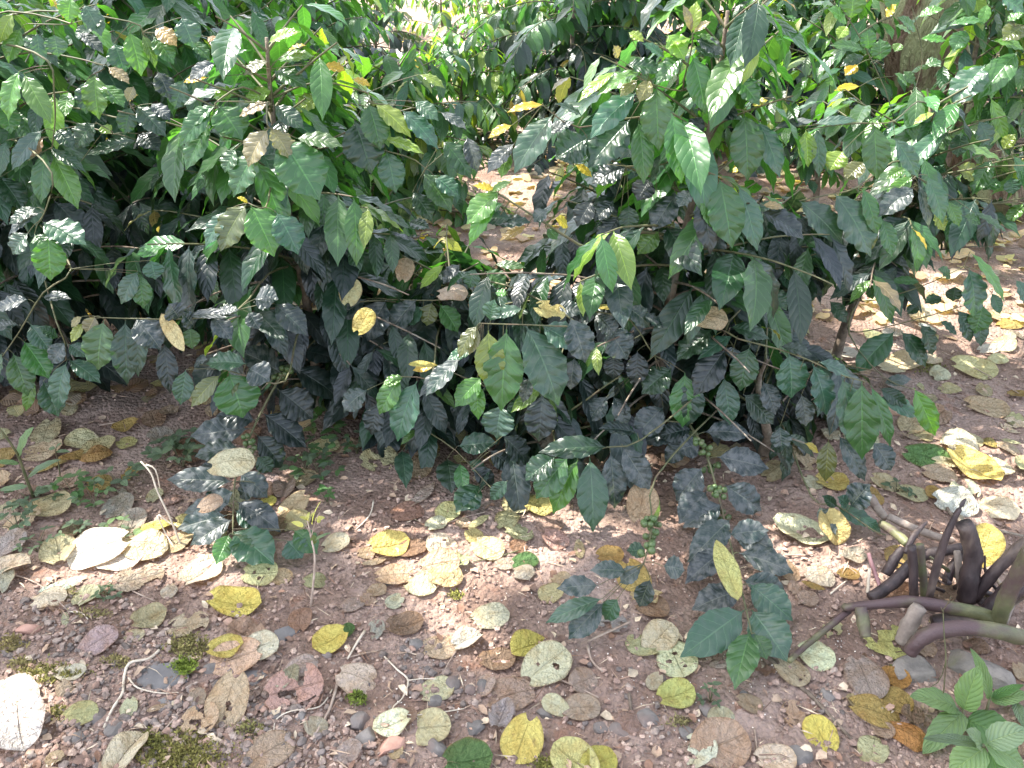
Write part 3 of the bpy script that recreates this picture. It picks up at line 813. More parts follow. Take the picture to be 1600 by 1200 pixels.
hb('L', 'T4', 1.72, 1.72, .3, '330,60 200,170 90,350 0,480', '''225 -90 235 115 140 b; 60 450 130 650 110 g; 110 395 230 570 120 g; 140 315 230 440 95 t; 10 450 -40 570 80 g; 90 320 -60 340 70 s .1; 130 200 -20 250 80 s .1; 200 190 330 200 60 s; 160 570 120 720 55 b; 640 70 560 225 85 t; 650 85 665 245 90 g; 700 20 720 110 90 t''')
hb('L', 'T4', 1.70, 1.70, .3, '260,300 300,400 305,480', '''308 490 270 715 105 t; 320 482 468 590 85 t .2; 200 580 270 745 115 t; 300 400 240 500 85 s; 320 410 410 470 75 t; 270 380 180 330 60 d''')
hb('A', 'T4', 1.66, 1.66, .35, '1100,250 870,290 640,290 470,285', '''480 300 455 530 150 g; 580 300 590 595 120 d; 630 290 745 435 140 s; 650 300 640 560 90 d; 440 280 400 360 70 z; 390 310 330 400 50 y; 380 280 330 330 40 z; 830 290 780 220 110 s .1; 860 280 1110 280 60 s .1; 980 280 1075 390 90 s; 1000 260 1110 250 60 s .1; 760 400 790 640 90 k; 880 330 890 430 80 g; 900 330 840 260 80 s; 1180 200 1290 200 130 s .1; 1150 260 1200 340 80 s; 1270 220 1420 370 120 k''')
hb('A', 'T4', 1.62, 1.62, .3, '1320,580 1160,560 1060,530', '''1060 540 1125 750 200 g; 1020 550 885 700 85 o; 860 525 835 690 90 t; 1140 500 950 500 110 t .1; 1120 570 1000 660 90 o; 1150 520 1250 580 130 s; 900 500 960 480 70 s''')
hb('A', 'T4', 1.92, 1.42, .1, '1460,390 1320,530 1210,720 1140,880 1090,1030 1080,1185 1078,1290', '''1150 800 880 835 130 s; 1110 890 900 930 110 s; 1075 1045 770 1035 115 s; 1190 830 1310 985 125 k; 1220 730 1420 890 135 k; 1360 520 1575 665 140 k; 1290 620 1450 755 150 k; 1060 1150 850 1190 100 s; 1100 1140 1300 1280 120 s; 1400 440 1560 480 130 k; 1300 540 1110 440 150 s; 1078 1275 1270 1430 180 t; 1060 1290 1000 1430 85 g; 1085 1295 1165 1400 90 g; 1050 1200 820 1265 105 s; 1330 1320 1400 1400 125 t; 1360 1270 1470 1380 110 g; 1180 1050 1110 1120 90 s; 1190 930 1260 1000 80 d; 1100 980 930 970 100 k; 1110 1000 1240 1120 110 s; 1085 1090 930 1180 110 s; 1180 760 1000 740 120 k; 1090 1180 1220 1240 110 t; 1075 1220 880 1340 110 s''',
   '1150,850 1160,880 1140,910 1290,560 1330,520 1320,540', rad=0.0034)
hb('N', 'T5', 1.62, 1.62, .35, '1100,310 870,318 660,312', '''690 345 705 620 135 y; 775 340 750 720 180 g; 865 325 1015 695 200 t; 1070 285 1140 495 140 s; 940 325 1100 425 145 t; 640 320 555 475 80 o; 640 330 600 460 60 z; 660 560 535 700 105 b; 640 580 645 760 75 b; 620 430 500 480 60 t; 750 690 730 845 150 t; 940 640 925 860 145 k; 560 470 400 650 95 s; 700 300 720 200 90 t -.1; 850 245 700 285 60 t .1; 880 560 850 680 60 s; 1090 470 1070 620 90 s''')
hb('N', 'T5', 1.66, 1.66, .3, '430,555 360,560 285,558', '''285 560 185 735 100 b; 360 580 270 860 140 t; 560 480 370 655 80 s; 440 510 340 530 40 Y .1; 300 560 200 600 60 b; 130 620 20 720 110 s; 180 680 150 830 100 k''')
hb('N', 'T5', 1.90, 1.90, .3, '620,180 440,205 220,200', '''220 205 130 395 160 s; 430 215 405 325 85 o; 465 225 550 355 95 g; 390 235 310 325 80 t; 360 200 220 370 120 s; 120 200 0 290 110 s; 680 70 770 150 95 g; 720 40 865 55 50 g .1; 630 60 600 150 80 t; 560 40 480 130 80 s; 330 320 320 420 90 s; 650 130 640 160 40 Y; 720 170 780 180 50 b''')
hb('B', 'T5', 1.72, 1.72, .3, '1460,460 1350,300 1200,260', '''1240 330 1335 480 140 s; 1195 270 1280 370 110 s; 1330 235 1440 330 100 s .1; 1400 270 1505 335 75 s .1; 1270 450 1270 570 90 k; 1380 440 1380 600 100 k; 1000 240 1130 260 80 s .1; 1540 520 1400 640 130 d; 1600 540 1590 795 140 g; 1500 700 1370 830 130 s; 1240 650 1150 770 95 s; 1270 650 1330 795 85 s; 1590 800 1400 870 100 s .1''')
hb('J', 'T5', 1.55, 1.55, .3, '1400,850 1240,885 1070,930', '''1240 885 920 910 110 d .1; 1060 930 910 1125 140 g; 1105 945 990 1195 115 b; 1160 935 1175 1280 140 t; 1255 910 1275 1170 120 s; 1310 880 1440 1085 120 s; 1000 930 860 1040 120 d; 1380 820 1200 800 90 k''')
hb('N', 'T5', 1.76, 1.62, .15, '370,770 540,900 740,1115', '''560 960 580 1105 70 g; 600 950 680 1005 65 t; 550 880 735 865 105 t .1; 760 830 880 970 120 k; 700 900 800 990 90 k; 500 940 520 1100 120 d; 660 1040 680 1050 90 d; 650 1060 540 1190 120 d; 640 1100 580 1180 90 t; 290 900 310 1080 80 t; 780 1040 700 1130 70 d; 620 980 720 1060 80 k''')
hb('J', 'T6', 1.72, 1.60, .3, '220,350 460,430 600,480 750,550 860,580', '''330 420 285 625 125 d; 510 450 520 660 160 t; 620 500 685 740 125 t; 755 560 820 900 160 t; 850 580 850 945 150 g; 890 600 980 885 75 g; 160 340 -10 490 130 d; 250 370 90 480 75 t; 220 430 70 650 135 k; 240 330 420 385 90 d .1; 470 420 620 460 70 d .1; 650 490 800 560 80 t .1; 210 560 240 785 105 t; 390 580 450 735 95 s; 570 640 590 790 85 s; 740 830 865 1045 95 s; 900 860 985 995 105 s; 695 850 680 1045 85 o; 300 640 440 780 120 d; 60 560 40 790 130 d; 470 790 480 900 90 s''', rad=0.0026)
hb('C', 'T6', 1.95, 1.85, .2, '790,360 950,560 1100,620', '''1090 610 1190 835 95 b; 930 650 1110 750 85 t; 950 590 1080 570 55 s .1; 930 610 1060 700 70 d''')
hb('C', 'T6', 2.1, 2.05, .25, '790,350 1000,320 1340,225', '''1000 350 815 545 115 t; 1030 350 1145 515 95 d; 1120 315 1175 465 90 d; 1000 310 950 270 60 s; 1410 225 1370 360 100 g; 1290 250 1350 400 90 d; 1390 270 1400 420 70 t; 1220 190 1140 220 60 d; 1280 140 1270 210 70 d; 1110 230 1060 270 50 d; 1210 300 1290 370 50 t''')
hb('C', 'T6', 2.1, 2.0, .25, '850,210 1100,150 1320,50', '''1345 55 1365 285 130 t; 1350 -20 1510 215 60 b; 1120 120 980 120 50 g .1; 1260 100 1200 60 60 g; 1450 170 1490 270 50 t; 1560 110 1620 235 70 t; 700 210 780 310 70 d; 880 130 900 200 60 g; 620 100 560 240 100 d; 420 150 500 260 90 t''')
hb('B', 'T6', 1.72, 1.22, .1, '50,780 130,920 200,1170 255,1390 305,1600 340,1750', '''120 815 335 830 105 s; 180 930 420 985 135 s; 110 980 -10 1135 140 s; 215 1060 385 1180 135 s; 130 1090 0 1240 130 s; 240 1220 40 1420 130 s; 250 1275 450 1370 120 s; 225 1360 30 1520 120 s; 280 1375 535 1470 135 s; 330 1520 530 1690 145 t; 290 1550 60 1640 140 s; 305 1640 5 1860 170 t; 340 1640 505 1880 180 t; 330 1740 260 2010 135 g; 355 1750 410 1870 95 g; 100 870 0 900 110 s; 40 850 -60 960 90 s; 190 1160 120 1180 60 s; 235 1290 420 1270 110 s; 200 1150 20 1260 120 s; 300 1500 500 1560 120 s; 60 800 -90 840 100 k''',
   '60,830 95,855 120,900 135,980 165,985 165,1085 190,1095 215,1200', rad=0.0034)
hb('J', 'T8', 1.50, 1.18, .1, '1465,-160 1450,60 1410,240', '''1200 340 1005 355 100 s; 1330 275 1160 270 85 s; 1220 400 955 515 90 t; 1225 420 1060 590 120 s; 1290 400 1230 500 90 t; 1400 260 1300 330 80 s; 1440 310 1390 440 90 s; 1420 180 1330 180 80 d; 1500 250 1600 270 110 s''',
   '1432,45 1458,75 1436,120 1425,165', rad=0.0026)
hb('J', 'U4', 1.72, 1.55, .15, '-60,480 140,550 420,740 520,780', '''245 560 400 380 210 s; 230 550 140 480 100 t; 140 560 430 720 150 t; 0 560 130 780 130 s; 330 640 480 760 90 t; 140 560 20 470 80 d''')

fill_mask()

# ---- the bushes seen near (trunk foot at a photo pixel)
coffee_bush('L', 120, 600, 1.10, 'dense dark coffee bush at the left edge with long drooping leaves', 26, 0.55, 0.150, 11, (0.0, -0.05), 2, 0.12)
coffee_bush('K', -190, 610, 1.15, 'coffee bush cut off by the left edge of the photo', 20, 0.55, 0.150, 12, (0.05, 0.0), 2, 0.15)
coffee_bush('A', 490, 640, 0.98, 'broad coffee bush left of the gap with bronze young leaves at its middle', 27, 0.50, 0.150, 13, (0.03, -0.03), 2, 0.10)
coffee_bush('F', 320, 500, 1.12, 'tall coffee bush crowded behind the two left bushes', 24, 0.62, 0.145, 14, (0.0, 0.0), 2, 0.25)
coffee_bush('N', 705, 640, 0.46, 'low dusty coffee bush filling the space between the two tall bushes', 18, 0.46, 0.150, 15, (0.0, -0.05), 2, 0.08)
coffee_bush('B', 1028, 690, 1.06, 'upright coffee bush right of the gap topped by a yellow green tip', 23, 0.50, 0.155, 16, (0.03, 0.0), 2, 0.12, top_open=0.15)
coffee_bush('C', 1312, 566, 0.80, 'slender coffee bush with a bare leaning stem on the right', 20, 0.54, 0.150, 17, (0.10, 0.02), 2, 0.38, front=0.8)
coffee_bush('J', 1180, 640, 0.36, 'small low coffee bush under the branches of the upright bush', 13, 0.42, 0.145, 18, (0.0, 0.0), 2, 0.08)
coffee_bush('D', 1440, 372, 1.35, 'bright green coffee bush with thin spreading stems before the mossy trunk', 17, 0.66, 0.14, 19, (0.02, 0.0), 1, 0.34, tones='pale', front=0.75, cull=True, top_open=0.9, sag=0.4)
coffee_bush('R', 1760, 470, 1.15, 'coffee bush reaching in from the right edge of the photo', 17, 0.66, 0.145, 20, (-0.05, -0.05), 2, 0.30, tones='pale', cull=True)

# ---- the bushes behind
coffee_bush('E', 1265, 338, 0.86, 'leafy coffee bush between the upright bush and the mossy trunk', 15, 0.5, 0.135, 21, (0, 0), 1, 0.2, tones='pale', cull=True)
coffee_bush('B2', 955, 585, 0.74, 'dark coffee bush crowding close behind the upright one on its left', 20, 0.36, 0.150, 22, (0.02, 0), 2, 0.2, front=0.8)
coffee_bush('J2', 1130, 585, 0.56, 'dark low coffee bush close behind the drooping branch', 15, 0.36, 0.150, 23, (0.02, 0), 2, 0.2, front=0.8)
coffee_bush('N2', 850, 735, 0.24, 'sprawling low coffee bush in the dark right below the large drooping leaves', 9, 0.34, 0.145, 24, (0, 0), 2, 0.15, front=0.7)
coffee_bush('N3', 585, 660, 0.34, 'sprawling low coffee bush at the back of the red soil pocket', 10, 0.34, 0.145, 25, (0, 0), 2, 0.15, front=0.6)
coffee_bush('J3', 1180, 715, 0.28, 'sprawling low coffee bush behind the cupped cream leaf', 8, 0.30, 0.140, 26, (0, 0), 2, 0.2, front=0.5)
far_rows = [
    (-0.62, 8.2, 0.9, 0, 'pale loose coffee bush standing in the white opening', 9, .6),
    (-1.05, 7.0, 0.75, 0, 'pale loose coffee bush at the left of the white opening', 10, .6),
    (-0.35, 9.8, 1.2, 0, 'pale coffee bush at the far end of the white opening', 12, .7),
    (-1.5, 9.6, 1.2, 0, 'pale coffee bush at the far left end of the white opening', 12, .7),
    (3.3, 4.6, 1.2, 1, 'coffee bush in the shade at the right edge behind the mossy trunk', 20, .65),
    (-1.05, 3.25, 1.0, 1, 'middle row coffee bush behind the leaf tip with bronze leaves', 30, .6),
    (-1.95, 3.2, 1.05, 1, 'middle row coffee bush behind the left edge', 30, .6),
    (-0.50, 3.75, 0.66, 1, 'low middle row coffee bush left of the open gap', 21, .5),
    (0.62, 5.6, 1.7, 1, 'second dark coffee bush close behind the lone dark one', 36, .75),
    (1.55, 5.0, 0.95, 1, 'middle row coffee bush left of the leaning mossy trunk', 30, .65),
    (2.4, 5.9, 1.4, 1, 'shaded coffee bush right behind the mossy trunk', 33, .7),
    (-1.35, 5.2, 1.15, 1, 'leafy second row coffee bush at the upper left of the opening', 30, .7),
    (-2.4, 5.3, 1.25, 1, 'leafy second row coffee bush above the left bushes', 30, .7),
    (0.0, 6.0, 0.7, 0, 'pale low coffee bush in front of the white opening', 18, .6),
    (0.36, 5.1, 1.75, 1, 'dark coffee bush standing alone in the background behind the gap', 26, .75),
    (1.15, 5.9, 1.5, 1, 'rounded dark coffee bush in the background right of the tall one', 24, .7),
    (1.95, 6.3, 1.5, 1, 'background coffee bush left of the mossy trunk', 22, .75),
    (-0.95, 4.4, 1.05, 1, 'background coffee bush just behind the bronze leaved one', 20, .6),
    (-1.75, 4.1, 1.2, 1, 'background coffee bush behind the tall crowded one', 21, .65),
    (-2.6, 4.3, 1.2, 1, 'background coffee bush above the left edge leaves', 21, .65),
    (-0.28, 4.9, 0.62, 1, 'short background coffee bush beside the sunlit opening', 14, .5),
    (0.78, 4.2, 0.62, 1, 'short background coffee bush seen past the upright bush', 14, .5),
    (2.75, 5.2, 1.3, 1, 'background coffee bush right of the mossy trunk', 20, .65),
    (3.4, 6.3, 1.5, 0, 'background coffee bush at the far right edge', 20, .7),
    (-1.9, 6.2, 1.3, 0, 'second row coffee bush at the upper left', 20, .7),
    (-3.4, 6.4, 1.4, 0, 'second row coffee bush beyond the left corner', 20, .7),
    (0.55, 7.6, 1.2, 0, 'second row coffee bush right of the white opening', 16, .65),
    (1.05, 8.3, 1.5, 0, 'third row coffee bush behind the rounded dark one', 20, .75),
    (2.6, 8.2, 1.5, 0, 'third row coffee bush behind the mossy trunk', 20, .75),
    (4.4, 8.6, 1.5, 0, 'third row coffee bush in the far right corner', 18, .75),
    (-2.6, 8.6, 1.3, 0, 'third row coffee bush in the far left corner', 18, .7),
    (0.5, 10.8, 1.5, 0, 'farthest coffee bush behind the tall dark one', 18, .75),
    (2.0, 11.2, 1.6, 0, 'farthest coffee bush near the top right', 18, .75),
]
for i, (x, y, h_, dt, lab, wh, lb_) in enumerate(far_rows):
    coffee_bush('far%d' % i, 0, 0, h_, lab, wh, lb_, 0.135, 40 + i, (0, 0), dt, 0.06, pos=(x, y), front=1.0, group='coffee bushes in the background', cull=False, tones='pale' if i in (0, 2, 3, 4, 7, 13, 20, 21) else 'upper')


for a_, k_ in HCALLS: hero_branch(*a_, **k_)

# ------------------------------------------------------------------ fallen leaves
FC = {'C': (0.64, 0.59, 0.40), 'W': (0.62, 0.59, 0.48), 'Y': (0.66, 0.55, 0.15), 'V': (0.56, 0.51, 0.20), 'G': (0.10, 0.20, 0.06), 'T': (0.52, 0.40, 0.25), 'P': (0.46, 0.33, 0.24),
      'B': (0.30, 0.19, 0.125), 'O': (0.45, 0.22, 0.07), 'K': (0.41, 0.345, 0.285), 'M': (0.40, 0.28, 0.09), 'E': (0.54, 0.49, 0.27)}
FW_ = {'C': 'cream', 'W': 'whitish', 'Y': 'yellow', 'V': 'yellow green', 'G': 'green', 'T': 'tan', 'P': 'pinkish brown', 'B': 'brown', 'O': 'orange', 'K': 'grey brown', 'M': 'mustard', 'E': 'olive'}
FMESH = {}
def fallen_mesh(kind, seed):
    key = (kind, seed)
    if key in FMESH: return FMESH[key]
    lb = LeafBatch(*((48, 36) if kind in ('hole', 'torn') else (20, 12)), round_profile if kind != 'long' else ovate_profile)
    rs = np.random.default_rng(100 + seed)
    a = dict(droop=0.35 * rs.normal(), fold=0.08 + 0.12 * rs.random(), wave=0.022 + 0.02 * rs.random(), nw=0.9 + 0.6 * rs.random(), lobe=0.10 + 0.06 * rs.random(), scal=0.012)
    Wd = 0.80 + 0.16 * rs.random()
    if kind == 'cup': a.update(droop=-1.1, fold=0.45, wave=0.04)
    if kind == 'arch': a.update(droop=1.2, fold=-0.35, wave=0.05)
    if kind == 'fold': a.update(droop=0.5, fold=0.95, wave=0.06, twist=0.5)
    if kind == 'curl': a.update(droop=-1.7, fold=0.7, wave=0.14, nw=2.2, twist=0.6); Wd *= 0.8
    if kind == 'long': Wd = 0.46
    lb.add((0, -0.5, 0), (0, 0.5, 0), Wd, np.array([0, 0, 1.0]), (1, 1, 1), **a)
    if a.get('lobe'): pass
    keep = None
    holes = [(rs.uniform(.25, .75), rs.uniform(.25, .8), rs.uniform(.025, .05)) for _ in range(2 + seed % 2)]
    if kind == 'hole':
        def keep(V, F, uv):
            c = uv[F].mean(1); ok = np.ones(len(F), bool)
            for hx, hy, hr in holes: ok &= (((c[:, 0] - hx) / (1 + hr * 9)) ** 2 + (c[:, 1] - hy) ** 2) > (hr * (1.2 + 0.9 * vnoise(c[:, 0] * 17, c[:, 1] * 17 + hx * 9))) ** 2
            return ok
    if kind == 'torn':
        def keep(V, F, uv):
            c = uv[F].mean(1)
            nz = vnoise(c[:, 0] * 5 + seed * 3.1, c[:, 1] * 5 + seed)
            return (nz < 0.24) & ~((np.abs(c[:, 0] - 0.5) > 0.30) & (nz > 0.0))
    o = lb.build('fallen_leaf', M_FALLEN, None, None, keep)
    me = o.data
    # a short stalk
    V = np.array([v.co[:] for v in me.vertices])
    zmin = np.percentile(V[:, 2], 4)
    for v in me.vertices: v.co.z -= zmin
    bpy.data.objects.remove(o)
    FMESH[key] = me
    return me
PLACED = []
def fallen(p, L, yaw, c, kind='flat', seed=0, tilt=(0, 0), label=None, group=None, lift=0.0, name='fallen_leaf'):
    me = fallen_mesh(kind, seed)
    o = bpy.data.objects.new(name, me); COL.objects.link(o)
    k = sum(1 for q, r in PLACED if (q[0] - p[0]) ** 2 + (q[1] - p[1]) ** 2 < ((r + L) * 0.36) ** 2 and abs(q[2] - p[2]) < 0.03)
    o.location = (p[0], p[1], p[2] + 0.004 + lift + min(k, 4) * 0.0045)
    base = math.radians(9) if kind in ('flat', 'torn', 'hole', 'arch') else math.radians(3)      # lying on the crumbs and on each other, a little up at the far edge
    R_ = Matrix.Rotation(tilt[0] + base, 4, 'X') @ Matrix.Rotation(tilt[1], 4, 'Y') @ Matrix.Rotation(math.radians(yaw - 90), 4, 'Z')
    o.rotation_euler = R_.to_euler()
    o.location.z += 0.32 * L * math.sin(abs(tilt[0] + base)) if lift == 0 and abs(tilt[0]) < 0.3 else 0
    o.scale = (L, L, L)
    a = np.array(FC[c]) * (1 + 0.10 * RNG.normal()) * (1 + 0.05 * RNG.normal(size=3))
    o.color = (*np.clip(a, 0.01, 0.85), 1)
    tag(o, label, 'leaf', group or 'fallen leaves')
    PLACED.append((p, L))
    return o
def F(x, y, L, yaw, c, kind, label, lift=0.0, tx=0, ty=0, Y=None):
    p = ground_at(x, y) if Y is None else at(x, y, Y)
    fallen(p, L * mpp(p) * 0.95, yaw, c, kind, int(RNG.integers(0, 4)), (math.radians(tx + RNG.normal() * 5), math.radians(ty + RNG.normal() * 5)), label, None, lift)
HEROFALL = '''
93 865 64 120 T cup brown cupped leaf close to the left edge beside the big pale one
150 867 90 200 W flat big pale greenish leaf with a dark hole left of the bright white one
196 872 76 30 W flat bright white leaf overlapping the big pale greenish one
232 862 70 -5 C arch pale pointed leaf stretching right of the bright white one
318 896 70 60 C cup cream heart shaped leaf right of the dry straw stalk
22 893 56 20 C fold curled cream yellow leaf at the left edge above the gravel
8 912 46 100 C arch creamy leaf half cut off by the left edge
105 915 64 35 W long narrow cream leaf pointing away beside the gravel at the left
82 941 50 15 C arch greenish cream leaf below the narrow cream one
137 934 46 80 C cup small round cream leaf with a curled edge at the left
222 906 72 20 P torn pinkish tan torn leaf just below the bright white one
372 946 78 0 Y cup yellow and tan leaf with curled right edge in open soil
238 969 52 30 T cup tan round leaf left of the yellow curled one
158 1006 60 40 K flat greyish tan round leaf on the gravel at the left
213 996 30 0 E flat small olive leaf beside the greyish tan round one
300 980 58 10 P torn pinkish brown leaf flattened into the soil above the moss
385 996 66 160 P curl salmon coloured curled leaf behind the yellow one near the slate
366 1034 76 200 T flat tan leaf under the small yellow one near the slate
410 1018 58 20 C flat tan and cream oval leaf right of the small yellow one
357 1020 54 10 Y cup small yellow leaf resting on a tan leaf near the slate
470 969 48 100 B flat brown oval leaf below the thin seedling
410 900 54 0 E hole eaten green leaf below the glossy coffee shoot
442 905 34 0 T flat small tan leaf touching the eaten green one
528 853 42 20 C flat cream round leaf right of the thin seedling
514 1006 56 215 Y cup yellow leaf with a long stalk below the thin seedling
475 1044 50 30 K arch pale grey leaf left of the yellow leaf with a long stalk
452 1066 50 80 K curl dry crumpled grey leaf above the large tan lobed one
466 1086 88 15 P torn large tan lobed leaf on the gravel near the root
115 1055 44 10 W cup small white leaf lying on a moss patch
22 1088 82 150 W flat cream leaf cut off by the left edge below the moss
36 1142 92 -60 W fold big white folded leaf in the lower left corner
203 1176 70 70 C fold cream leaf with a folded yellow green side near the bottom
358 1108 84 -95 T hole tan leaf full of holes tapering downward
318 1131 58 10 T torn torn tan leaf left of the leaf full of holes
425 1176 78 40 P flat pinkish tan round leaf at the bottom edge left of centre
560 1066 64 -20 C arch cream tan leaf pointing right beside the mossy pebble
612 856 62 20 Y cup bright yellow leaf in the soil at the middle
645 862 48 10 B flat brown leaf half under the bright yellow one
690 857 58 100 C hole cream leaf with a large eaten gap
741 842 32 -50 V cup small yellow green leaf above the dusty tan one
764 862 54 -40 E flat tan yellow leaf below the small yellow green one
716 882 48 5 E curl curled green leaf at the end of a thin twig
822 880 42 10 G flat small green oval leaf on red soil
790 885 30 0 P flat small red brown leaf beside the green oval one
690 888 62 10 P flat brown leaf between the eaten cream leaf and the curled green one
700 908 52 0 T arch tan brown leaf in the middle heap
660 920 48 -10 C arch pale edged leaf curling at the left of the middle heap
622 902 60 10 T flat tan leaf under the bright yellow one
553 947 38 30 P flat small pink brown leaf left of the middle heap
637 980 56 10 B cup red brown leaf with a yellow edge alone on the soil
588 986 34 90 K torn ragged grey brown leaf left of the red brown one
543 988 28 60 G flat little dark green leaf near the yellow leaf with a long stalk
769 968 60 15 C arch cream yellow curled leaf like a small bridge
733 1003 46 30 W fold whitish folded leaf in the sun spot at the centre
690 1014 56 10 T flat tan leaf left of the whitish folded one
780 1035 56 10 B cup brown leaf left of the folded yellow one
823 1016 54 200 Y fold folded yellow leaf touching the pale leaf with two holes
857 1042 80 40 C hole pale yellow leaf with two dark holes
798 1090 82 20 P flat large pinkish tan leaf below the pale leaf with two holes
785 1122 56 70 K curl dry curled tan leaf behind the yellow heart
911 1110 58 0 P flat pinkish grey leaf in the bottom soil right of the yellow heart
912 1068 48 30 P flat pale pinkish leaf pressed in the soil above the dark stone
610 1136 58 200 W cup whitish leaf beside the mossy pebble at the bottom
672 1142 72 0 E flat olive tan leaf right of the whitish leaf at the bottom
815 1166 76 -110 Y flat bright yellow heart shaped leaf at the bottom centre
895 1192 80 140 V cup yellow green leaf cut off by the bottom edge
938 1196 56 20 Y flat yellow leaf in the corner of the yellow green one
735 1193 76 10 G cup green leaf cut off by the bottom edge
990 908 62 -75 M flat mustard and brown leaf beside the dusty leaf cluster
905 858 46 90 T long upright tan oval leaf below the hanging green leaves
955 870 42 10 M flat small mustard leaf left of the dark leaf cluster
1012 940 52 10 T curl dried curling tan leaf below the mustard and brown one
956 976 52 0 K torn ragged tan leaf near the long twig
1022 955 50 -20 B flat brown leaf under the dried curling tan one
1000 1011 52 160 E flat olive cream leaf leftmost of the four by the dark branch tip
1032 1001 62 45 C flat round cream leaf uppermost of the four by the dark branch tip
1058 1036 68 -80 C hole cream leaf with small holes among the four by the dark branch tip
1058 1090 60 20 V cup yellow green leaf lowest of the four by the dark branch tip
1247 833 90 160 C cup large cream leaf cupped under the dark low branches
1282 906 46 -25 C flat cream tan oval leaf on the soil left of the cut stalks
1326 902 34 10 M cup little mustard leaf near the cut stalks
1262 938 34 10 P flat small pinkish leaf left of the cut stalks
1277 1030 56 -20 C flat cream oval leaf under the bent green stalk
1300 985 36 40 E torn small ragged yellowish leaf behind the bent green stalk
1388 1008 72 0 V torn yellow green ragged leaf below the purple stalks
1352 1066 76 -90 K flat grey brown heart shaped leaf beside an orange one
1400 1064 44 -20 O cup orange leaf right of the grey brown heart
1400 1100 52 -40 M flat olive mustard leaf below the orange one
1370 1118 74 -20 M flat mustard leaf above the small orange one
1420 1156 56 -40 O arch long orange mustard leaf at the bottom right
1280 1147 60 100 Y flat yellow leaf alone at the bottom right
1363 1173 54 60 E flat dull yellow tan round leaf at the bottom right edge
1380 1146 34 0 P flat small pinkish leaf under the mustard one
1130 1131 56 110 C flat cream leaf with a bent tip at the bottom right of centre
1128 1170 90 20 P flat pinkish brown leaf under the mottled cream one
1092 1176 64 60 C torn mottled cream leaf at the bottom edge
1240 1056 52 -40 T hole tan skeleton leaf beside the root
1195 1052 34 0 B curl brown crumpled leaf at the end of the low branch
545 1180 50 60 K flat grey brown leaf at the bottom left of centre
1215 1188 60 0 C flat pale leaf barely in view at the bottom edge
75 682 58 -80 E flat dull olive tan leaf behind the left seedling
72 708 60 10 T flat tan oval leaf right of the left seedling
132 712 62 40 M long mustard leaf leaning beside the weeds at the left
158 700 50 40 E flat olive leaf touching the mustard one at the left
78 733 58 25 M long yellow leaf under the grey green blade at the left
155 718 46 20 M arch curved mustard leaf over the weeds at the left
200 695 32 -20 V flat small yellow leaf in the shade under the left bush
85 796 64 30 E cup round olive cream leaf right of the left seedling
40 815 56 40 E torn dusty olive leaf at the left edge
205 740 34 90 M torn mustard scrap under the weeds
245 828 62 15 Y long narrow yellow leaf under the straw stalk
305 822 56 0 V cup yellow leaf under the dusty blue leaf
420 787 28 -20 Y flat little yellow leaf under the dusty branch
445 768 40 90 P fold pinkish folded leaf right of the dusty branch
475 750 44 0 E flat olive leaf among the creeping weeds
510 700 46 0 E flat dark olive leaf in the shadow behind the creeping weeds
545 700 42 10 P flat rust coloured leaf at the back of the soil pocket
595 722 58 20 E torn dark mottled olive leaf in the soil pocket
668 707 46 80 M flat yellow orange leaf standing against the dark leaves
655 737 46 0 B flat dull brown leaf below the yellow orange one
662 775 66 60 P long orange brown leaf below the dull brown one
640 803 50 20 B flat brown leaf at the edge of the soil pocket
700 802 44 80 E flat tan yellow leaf hanging at the edge of the low leaves
683 820 34 40 C flat little cream leaf above the eaten cream one
812 790 60 200 E flat olive yellow leaf under the middle bush
845 797 44 0 V flat yellow green leaf beside the olive yellow one
1302 758 48 -10 Y cup yellow leaf under the drooping glossy leaves
1452 722 68 -30 G flat big green leaf on the ground at the right
1482 726 44 0 C flat cream oval leaf lying on the big green one
1522 738 86 -60 Y cup big yellow cupped leaf at the right
1500 697 60 20 W arch sunlit white leaf behind the big yellow cupped one
1470 745 50 -20 T flat tan leaf under the big yellow cupped one
1508 768 46 10 C torn pale leaf below the big yellow cupped one
1558 736 50 10 C flat cream round leaf near the right edge
1495 790 66 -10 W arch grey white leaf behind the purple stalks
1560 800 62 -15 C arch pale cream leaf behind the purple stalks at right
1360 780 44 0 M arch dry mustard leaf at the end of the green stalk
1427 775 44 -20 E hole dry net veined leaf beside the green stalk
1525 580 64 -15 E flat long olive leaf on the sunlit ground at right
1468 588 34 30 C arch cream leaf right of the glossy drooping leaves
1320 553 40 20 W flat white leaf behind the leaning stem
1300 560 36 20 C flat cream leaf left of the foot of the leaning stem
1395 578 40 0 C flat pale leaf right of the leaning stem
1415 570 56 10 E flat tan leaf beyond the cream one right of the leaning stem
1560 565 30 10 C flat small cream leaf right of the long olive one
1485 610 34 10 E flat tan yellow leaf in front of the long olive one
1545 640 62 -10 T flat broad tan leaf at the right edge
1590 620 30 10 M cup small yellow tan leaf at the right edge
1578 510 40 10 M arch yellow leaf among litter at the right edge
'''
for row in HEROFALL.strip().split('\n'):
    q = row.split(' ', 6)
    F(float(q[0]), float(q[1]), float(q[2]), float(q[3]), q[4], q[5], q[6])
